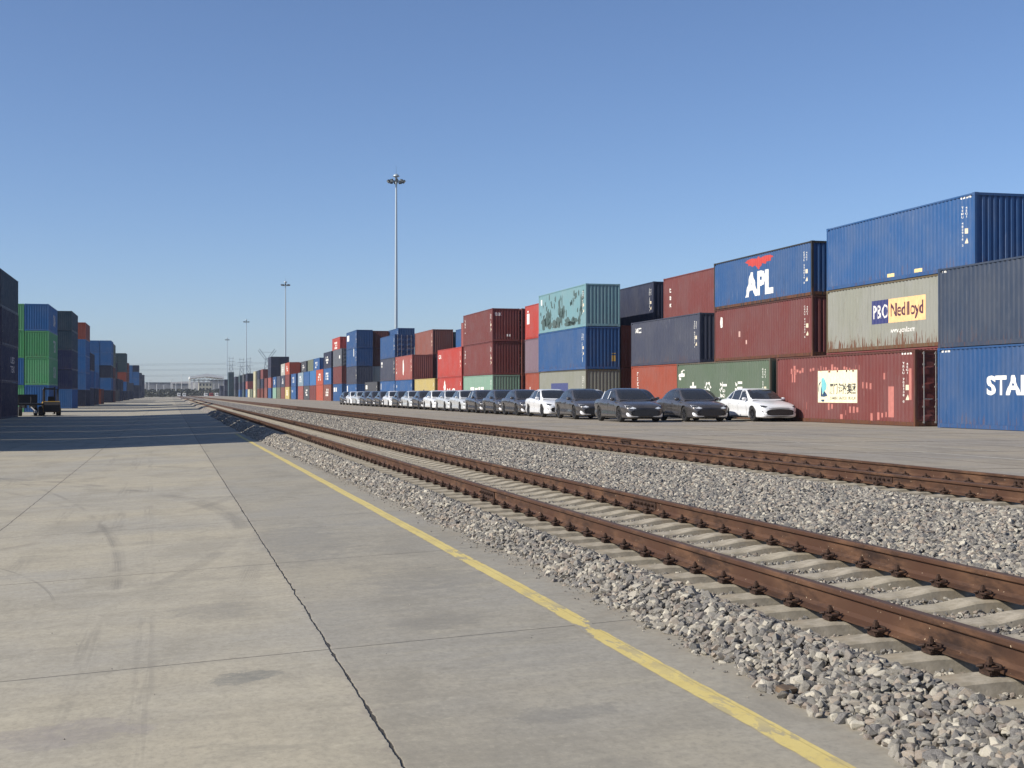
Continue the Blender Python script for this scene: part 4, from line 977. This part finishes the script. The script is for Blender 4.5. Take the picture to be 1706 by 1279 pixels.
cw = {'w': 'white', 's': 'silver', 'dg': 'dark grey'}; cm_ = {'w': m_pw, 's': m_ps, 'dg': m_pg}
gcar = 'sedans parked in line in front of the containers'
def recolour(o, m):
    for ch in o.children:
        if ch.name.split('.')[0] in ('body', 'cabin', 'door_handle', 'wing_mirror'): ch.material_slots[0].material = m
cars = []; lasty = None; first = True
def place_car(X, Y, c, label, rz=0.0):
    global first
    o = car0 if first else copy_tree(car0); first = False
    o.location = (X, Y, Z_R); o.rotation_euler = (0, 0, rz); tag(o, label, 'car', gcar); recolour(o, cm_[c]); cars.append(o); return o
k = 0; prev = 0
for px, c, X in specs:
    y = car_y(px, X)                                    # y of the front left corner
    if k and y < prev + 5.2: y = prev + 5.2
    prev = y
    lab = f"{cw[c]} sedan, {ORDN[k]} from the camera in the long file beside the railway"
    if k == 0: lab = 'dark grey sedan with white film strips on its window pillars, heading the file'
    place_car(X+.9, y+2.2, c, lab, RNG.uniform(-.012, .012)); k += 1
place_car(22.95, 58.6, 'dg', 'dark grey sedan between the white one and the one with film strips', .01)
place_car(26.05, 58.3, 'w', 'white sedan parked farthest right against the maroon container', .02)
place_car(22.9, 66.2, 'dg', 'dark sedan half hidden behind the front dark grey middle one')
place_car(26.0, 65.6, 's', 'silver sedan half hidden behind the white one at far right')
place_car(22.8, 73.6, 'w', 'white sedan all but hidden, third in the middle file')
# film strips on two cars
sm = MB()
for yy in (.03, .88): sm.quad((-.885, yy, 1.0), (-.885, yy+.07, 1.0), (-.735, yy+.05, 1.36), (-.735, yy-.02, 1.36))
fmesh = sm.mesh('film', fix=False)
for i_ in (0, 5): link('protective_film', fmesh, m_film, cars[i_], (-.03, 0, 0))

# ------------------------------------------------------------------ floodlight masts
m_galv = plain('galvanised_mast', (178, 190, 196), .42, .45, var=.06); m_dk = plain('dark_metal', (58, 66, 72), .5, .3); m_lens = plain('lamp_lens', (150, 160, 166), .15, .2, .7)
def mast():
    t = empty('floodlight_mast'); Hm = 36.0
    m = MB(); m.lathe([(.34,0),(.34,.05),(.30,.06),(.26,12),(.21,24),(.15,Hm-.3),(.15,Hm)], n=16); link('pole', m.mesh('pole', smooth=True), m_galv, t)
    m = MB(); m.lathe([(0,Hm+1.22),(.2,Hm+1.18),(.42,Hm+1.02),(.55,Hm+.78),(.50,Hm+.74),(.2,Hm+.72),(.16,Hm)], n=20); link('dome_cap', m.mesh('dome', smooth=True), m_galv, t)
    m = MB(); m.tube((0,0,Hm+1.2),(0,0,Hm+2.6),.02,.008,6); link('lightning_rod', m.mesh('rod'), m_dk, t)
    m = MB()
    for i in range(24):
        a, b_ = 2*math.pi*i/24, 2*math.pi*(i+1)/24
        m.tube((1.0*math.cos(a),1.0*math.sin(a),Hm-.05),(1.0*math.cos(b_),1.0*math.sin(b_),Hm-.05),.05,n=6)
    for i in range(6):
        a = 2*math.pi*i/6; m.tube((.14*math.cos(a),.14*math.sin(a),Hm),(1.0*math.cos(a),1.0*math.sin(a),Hm-.05),.04,n=6)
    link('lamp_ring', m.mesh('ring'), m_dk, t)
    for i in range(10):
        a = 2*math.pi*(i+.35)/10; m = MB(); m.prism([(-.28,-.22),(.28,-.22),(.20,.20),(-.20,.20)], 1, -.10, .14)
        m.box(-.05,.05,-.38,-.10,-.06,.06)
        me = m.mesh('floodlight'); l = link('floodlight', me, m_dk, t, (1.32*math.cos(a), 1.32*math.sin(a), Hm-.02))
        l.rotation_euler = (rad(-38), 0, a-math.pi/2)
        m = MB(); m.box(-.23,.23,.141,.15,-.18,.16); link('lens', m.mesh('lens'), m_lens, l)
    return t
m0 = mast()
for i, (X, Y, lab) in enumerate(((35.3,219,'tallest looking floodlight mast, nearest, rising behind the blue stacked containers'),(35.2,436,'second floodlight mast of the line, left of the nearest one'),(35.2,664,'third floodlight mast, thin, above the far containers'),(35.2,887,'farthest floodlight mast, tiny, beside the white canopy'))):
    o = m0 if i == 0 else copy_tree(m0); o.location = (X, Y, Z_R); o.scale = (1, 1, .985); tag(o, lab, 'floodlight mast', 'floodlight masts in a line behind the containers')

# ------------------------------------------------------------------ forklift and trailer in the shade
m_yl = plain('yellow_machine', (150, 118, 34), .6); m_mach = plain('machine_dark', (48, 46, 44), .6)
def wheel_part(name, root, x, y, r, w):
    m = MB(); m.lathe([(0,-w/2),(r*.55,-w/2),(r*.95,-w/2),(r,-w/2+.03),(r,w/2-.03),(r*.95,w/2),(r*.55,w/2),(0,w/2)], (0,0,0), 'x', 20)
    o = link(name, m.mesh(name), m_tyre, root, (x, y, r)); m = MB(); m.tube((-w/2-.01,0,0),(w/2+.01,0,0),r*.5,n=12); link('rim', m.mesh('rim'), m_mach, o)
fk = empty('forklift', (-10.5, 131, 0), .15); fk.scale = (.86, .86, .86); tag(fk, 'yellow and black forklift seen from behind in the shade of the left stacks', 'forklift')
m = MB(); m.prism([(-1.6,.35),(-1.7,.7),(-1.6,1.35),(-1.2,1.5),(.5,1.35),(1.1,1.0),(1.1,.35)], 0, -.85, .85); link('body', m.mesh('body'), m_yl, fk)
m = MB(); m.prism([(-1.9,.4),(-1.95,1.1),(-1.7,1.45),(-1.4,1.45),(-1.4,.4)], 0, -.8, .8); link('counterweight', m.mesh('cw'), m_mach, fk)
m = MB()
for sx in (-.7, .7): m.tube((sx,-1.1,1.4),(sx,-.9,2.7),.05,n=6); m.tube((sx,.9,1.1),(sx,.4,2.7),.05,n=6)
m.box(-.8,.8,-1.0,.5,2.7,2.78); link('cab_frame', m.mesh('cab'), m_mach, fk)
m = MB()
for sx in (-.5,.5): m.box(sx-.08,sx+.08,1.2,1.4,.15,3.0)
m.box(-.5,.5,1.22,1.36,2.8,2.9); m.box(-.5,.5,1.22,1.36,.6,.75); link('mast', m.mesh('mast'), m_mach, fk)
m = MB()
for sx in (-.45,.45): m.box(sx-.07,sx+.07,1.4,2.7,.1,.16)
link('fork', m.mesh('fork'), m_mach, fk)
m = MB(); m.box(-.3,.3,-.6,-.1,1.4,1.5); m.box(-.3,.3,-.75,-.6,1.45,2.0); link('seat', m.mesh('seat'), m_black, fk)
for sx in (-.8,.8): wheel_part('wheel', fk, sx, .8, .5, .32); wheel_part('wheel', fk, sx, -1.15, .42, .3)
tr = empty('flatbed_trailer', (-12.3, 129.5, 0), .2); tag(tr, 'low dark flatbed trailer between the navy stack and the forklift', 'trailer')
m = MB(); m.box(-1.1,1.1,-2.6,2.6,.95,1.12); m.box(-.5,-.35,-2.5,2.5,.7,.95); m.box(.35,.5,-2.5,2.5,.7,.95); link('deck', m.mesh('deck'), m_mach, tr)
m = MB(); m.box(-1.1,1.1,2.5,2.6,1.12,1.9)
for sx in (-1.05,0,1.05): m.tube((sx,-2.5,1.1),(sx,-2.5,1.7),.05,n=6)
link('headboard', m.mesh('headboard'), m_mach, tr)
for sx in (-.85,.85):
    for yy in (-1.9,1.7): wheel_part('wheel', tr, sx, yy, .42, .3)
m = MB(); m.tube((0,-2.6,.8),(.2,-4.2,.45),.05,n=6); m.box(.1,.3,-4.3,-4.1,.3,.5); link('drawbar', m.mesh('drawbar'), m_bar, tr)

# ------------------------------------------------------------------ far end of the yard
cY, sY = math.cos(YAW), math.sin(YAW)
def world_at(px, zc): xc = (px-853)/F_PX*zc; return xc*cY+zc*sY, zc*cY-xc*sY
def zpx(py, zc): return 1.95+(656-py)*zc/F_PX
m_roofw = plain('white_roof', (226, 226, 222), .6); m_bwall = plain('pale_render', (190, 184, 160), .8); m_win = plain('dark_window', (50, 56, 64), .3); m_gw = plain('grey_cladding', (150, 150, 148), .8, scale=.2); m_pole = plain('white_pole', (200, 202, 200), .5)
# canopy
x0, y0 = world_at(316, 1000); x1, y1 = world_at(374, 1000)
cn = empty('station_canopy', (x0, y0, Z_R)); tag(cn, 'wide white pitched canopy on thin columns where the tracks end', 'canopy')
Wc = x1-x0; he, hr = zpx(630.5, 1000)-Z_R, zpx(627, 1000)-Z_R
m = MB(); m.prism([(0,he),(Wc/2,hr),(Wc,he),(Wc,he+1.5),(Wc/2,hr+2.2),(0,he+1.5)], 1, 0, 60); link('roof', m.mesh('roof'), m_roofw, cn)
m = MB(); m.box(0.5,Wc-.5,1,1.3,he-1.4,he-1.0)
for i in range(9):
    a = .5+(Wc-1)*i/9; b_ = .5+(Wc-1)*(i+1)/9; m.tube((a,1.2,he-1.2),((a+b_)/2,1.2,he+(hr-he)*(1-abs((a+b_)/Wc-1))),.12,n=4); m.tube(((a+b_)/2,1.2,he+(hr-he)*(1-abs((a+b_)/Wc-1))),(b_,1.2,he-1.2),.12,n=4)
link('truss', m.mesh('truss'), m_dk, cn)
for yy in (1.2, 30, 58):
    for i in range(8):
        m = MB(); a = .6+(Wc-1.2)*i/7; m.tube((a,yy,0),(a,yy,he),.18,n=6); link('column', m.mesh('column'), m_pole, cn)
# building under it
xb, yb = world_at(331, 960)
bl = empty('office_building', (xb, yb, Z_R)); tag(bl, 'small pale three storey office building below the white canopy', 'building')
bh = zpx(637.5, 960)-Z_R; bw = 22*960/F_PX
m = MB(); m.box(0,bw,0,8,0,bh); link('wall', m.mesh('wall'), m_bwall, bl); m = MB(); m.box(-.2,bw+.2,-.2,8.2,bh,bh+.35); link('roof', m.mesh('roof'), m_gw, bl)
for r_ in range(3):
    for c_ in range(4):
        m = MB(); m.box(bw*(c_+.25)/4, bw*(c_+.7)/4, -.05, .05, bh*(r_+.3)/3, bh*(r_+.8)/3); link('window', m.mesh('window'), m_win, bl)
# long grey sheds and hills closing the view
for pa, pb, zc, py, lab in ((243,285,1150,638,'long low grey shed left of the canopy at the far end'),(288,318,1100,640,'grey shed just left of the white canopy'),(350,380,1080,634,'grey shed behind the canopy columns')):
    xa, ya = world_at(pa, zc); xb, yb = world_at(pb, zc); hh = zpx(py, zc)
    sh = empty('warehouse', (xa, ya, 0)); tag(sh, lab, 'warehouse', 'far sheds at the end of the yard')
    m = MB(); m.box(0, xb-xa, 0, 20, -.4, hh); link('wall', m.mesh('wall'), m_gw, sh); m = MB(); m.box(-.3, xb-xa+.3, -.3, 20.3, hh, hh+.6); link('roof', m.mesh('roof'), m_dk, sh)
    for i in range(3): m = MB(); q = (xb-xa)*(i+.3)/3; m.box(q, q+3.5, -.06, .04, -.4, 4.2); link('door', m.mesh('door'), m_win if i == 1 else m_roofw, sh)
hx = np.linspace(-1350, 1750, 120); v = []; f = []
for i, x in enumerate(hx):
    z = 22+3*math.sin(x/210)+2*math.sin(x/57+1)+1.0*math.sin(x/21); v += [(x, 2400, -.6), (x, 2400, z*.35), (x, 2650, z), (x, 2900, -.6)]
for i in range(len(hx)-1):
    for j in range(3): k_ = i*4+j; f.append((k_, k_+4, k_+5, k_+1))
me = bpy.data.meshes.new('hills'); me.from_pydata(v, [], f); me.polygons.foreach_set('use_smooth', [True]*len(f))
tag(link('hills', me, plain('far_hill', (128, 124, 116), .95, scale=.004)), 'low hazy ridge on the horizon', kind='structure')
# slim white poles
for i, (px, py) in enumerate(((248,634),(261,640),(273,641),(285,632),(293,637),(302.5,624),(314,634),(322,638),(344,637),(358,640))):
    zc = 900+17*i; X, Y = world_at(px, zc); hp = zpx(py, zc)
    t = empty('lamp_pole', (X, Y, 0)); tag(t, f"slim pale pole at the far end, {ORDN[i]} of ten counted from the left", 'pole', 'slim poles at the far end of the yard')
    m = MB(); m.lathe([(.26,-.4),(.2,hp*.5),(.16,hp)], n=8); link('pole', m.mesh('pole'), m_pole, t); m = MB(); m.tube((0,0,hp),(1.2,0,hp+.25),.08,n=5); m.box(.8,1.7,-.15,.15,hp+.15,hp+.3); link('lamp_arm', m.mesh('lamp_arm'), m_pole, t)
# pylons
m_lat = plain('pylon_steel', (112, 122, 130), .6, .2)
def pylon(X, Y, H_, vshape, lab):
    t = empty('electricity_pylon', (X, Y, 0)); tag(t, lab, 'pylon', 'electricity pylons beyond the containers'); m = MB(); w0, w1 = H_*.10, H_*.035; n = 7; r_ = .16
    for i in range(n):
        a, b_ = H_*.8*i/n, H_*.8*(i+1)/n; wa, wb = w0+(w1-w0)*i/n, w0+(w1-w0)*(i+1)/n
        for sx, sy in ((-1,-1),(1,-1),(1,1),(-1,1)): m.tube((sx*wa,sy*wa,a),(sx*wb,sy*wb,b_),r_,n=4)
        for sx in (-1, 1): m.tube((-sx*wa,-wa,a),(sx*wb,-wb,b_),r_*.7,n=4); m.tube((-sx*wa,wa,a),(sx*wb,wb,b_),r_*.7,n=4)
    link('tower', m.mesh('tower'), m_lat, t); m = MB()
    if vshape:
        for sx in (-1, 1): m.tube((0,0,H_*.78),(sx*H_*.16,0,H_),r_*1.8,n=4); m.tube((sx*H_*.05,0,H_*.78),(sx*H_*.19,0,H_*.97),r_*1.4,n=4)
        m.tube((-H_*.16,0,H_*.93),(H_*.16,0,H_*.93),r_,n=4)
    else:
        for zz, ww in ((.78,.12),(.88,.10),(.96,.07)): m.tube((-H_*ww,0,H_*zz),(H_*ww,0,H_*zz),r_*1.1,n=4)
        m.tube((-w1,0,H_*.8),(-H_*.05,0,H_),r_,n=4); m.tube((w1,0,H_*.8),(H_*.05,0,H_),r_,n=4)
    link('cross_arm', m.mesh('cross_arm'), m_lat, t)
for px, py, zc, vs, lab in ((385,594,1300,0,'leftmost lattice pylon, just right of the farthest mast'),(402.5,596,1350,0,'middle lattice pylon of the three close together'),(414,595,1400,0,'lattice pylon right behind the third floodlight mast'),(445,581,1150,1,'taller pylon with a V shaped head above the cream containers')):
    X, Y = world_at(px, zc); pylon(X, Y, zpx(py, zc), vs, lab)
for i, (pa, pb) in enumerate(((607,604.5),(609,606.5),(616.5,613.5),(618.5,615.5),(626,623),(627.5,625))):
    zc = 1500; Xa, Ya = world_at(-200, zc); Xb, Yb = world_at(520, zc); cu = []
    for j in range(25):
        s_ = j/24; za = zpx(pa+1, zc)+(zpx(pb-2, zc)-zpx(pa+1, zc))*s_ - 4*s_*(1-s_)*1.2; cu.append((Xa+(Xb-Xa)*s_, Ya+(Yb-Ya)*s_, za))
    m = MB(); m.path(cu, .13, 4); tag(link('power_line', m.mesh('power_line', fix=False), m_lat), f"thin overhead power line across the far sky, {ORDN[i]} from the top of six", 'power line', 'overhead lines at the far end')
# small far vehicles
def tiny_van(px, zc, col, lab):
    X, Y = world_at(px, zc); t = empty('van', (X, Y, 0.15)); tag(t, lab, 'van', 'vehicles at the far end of the yard')
    m = MB(); m.prism([(-2.4,.35),(2.4,.35),(2.4,2.3),(-1.2,2.3),(-1.9,1.3),(-2.4,1.15)], 0, -.95, .95); link('body', m.mesh('body'), col, t)
    m = MB(); m.box(-.8,.8,-1.95,-1.5,1.35,2.0); link('windscreen', m.mesh('ws'), m_win, t)
    for sx in (-.9,.9):
        for yy in (-1.5,1.5): wheel_part('wheel', t, sx, yy, .36, .22)
tiny_van(298, 800, m_roofw, 'small white van nearest the rails at the far end, left one'); tiny_van(307, 820, m_roofw, 'small white van at the far end, right of another white van'); tiny_van(343, 800, m_roofw, 'white van below the canopy at the far end'); tiny_van(352, 780, plain('red_van', (150, 50, 46), .5), 'red van below the canopy at the far end'); tiny_van(361, 800, m_roofw, 'white van right of the red one, far end')
# bare scrub at the far end
m_scrub = plain('dark_scrub', (92, 94, 84), .95, scale=2)
m = MB(); q = random.Random(2)
for i in range(1500):
    zc = q.uniform(820, 1020); px = q.uniform(240, 378); X, Y = world_at(px, zc); z = q.random()**1.6*4.5; r_ = q.uniform(.4, 1.0)
    a = q.uniform(0, 6.28); m.quad((X-r_, Y, z-.4), (X+r_*math.cos(a)*.4, Y+r_*math.sin(a), z-.4), (X+r_, Y, z+r_), (X-.3*r_, Y-.3, z+r_))
tag(link('scrub', m.mesh('scrub', fix=False), m_scrub), 'dark low scrub at the far end of the yard', 'scrub', kind='stuff')

# ------------------------------------------------------------------ haze
hz = MB(); hz.box(-1500, 1900, -60, 2950, -1.5, 75); hm = bpy.data.materials.new('haze'); hm.use_nodes = True
hn = hm.node_tree.nodes; hn.remove(hn['Principled BSDF']); pv = hn.new('ShaderNodeVolumePrincipled'); pv.inputs['Color'].default_value = (.80, .87, 1, 1); pv.inputs['Density'].default_value = .00013; pv.inputs['Anisotropy'].default_value = .2
hm.node_tree.links.new(pv.outputs[0], hn['Material Output'].inputs['Volume'])
tag(link('haze', hz.mesh('haze'), hm), 'thin bluish haze over the far end of the yard', kind='stuff')
for o in list(S.objects):
    if '_L' in o: del o['_L']
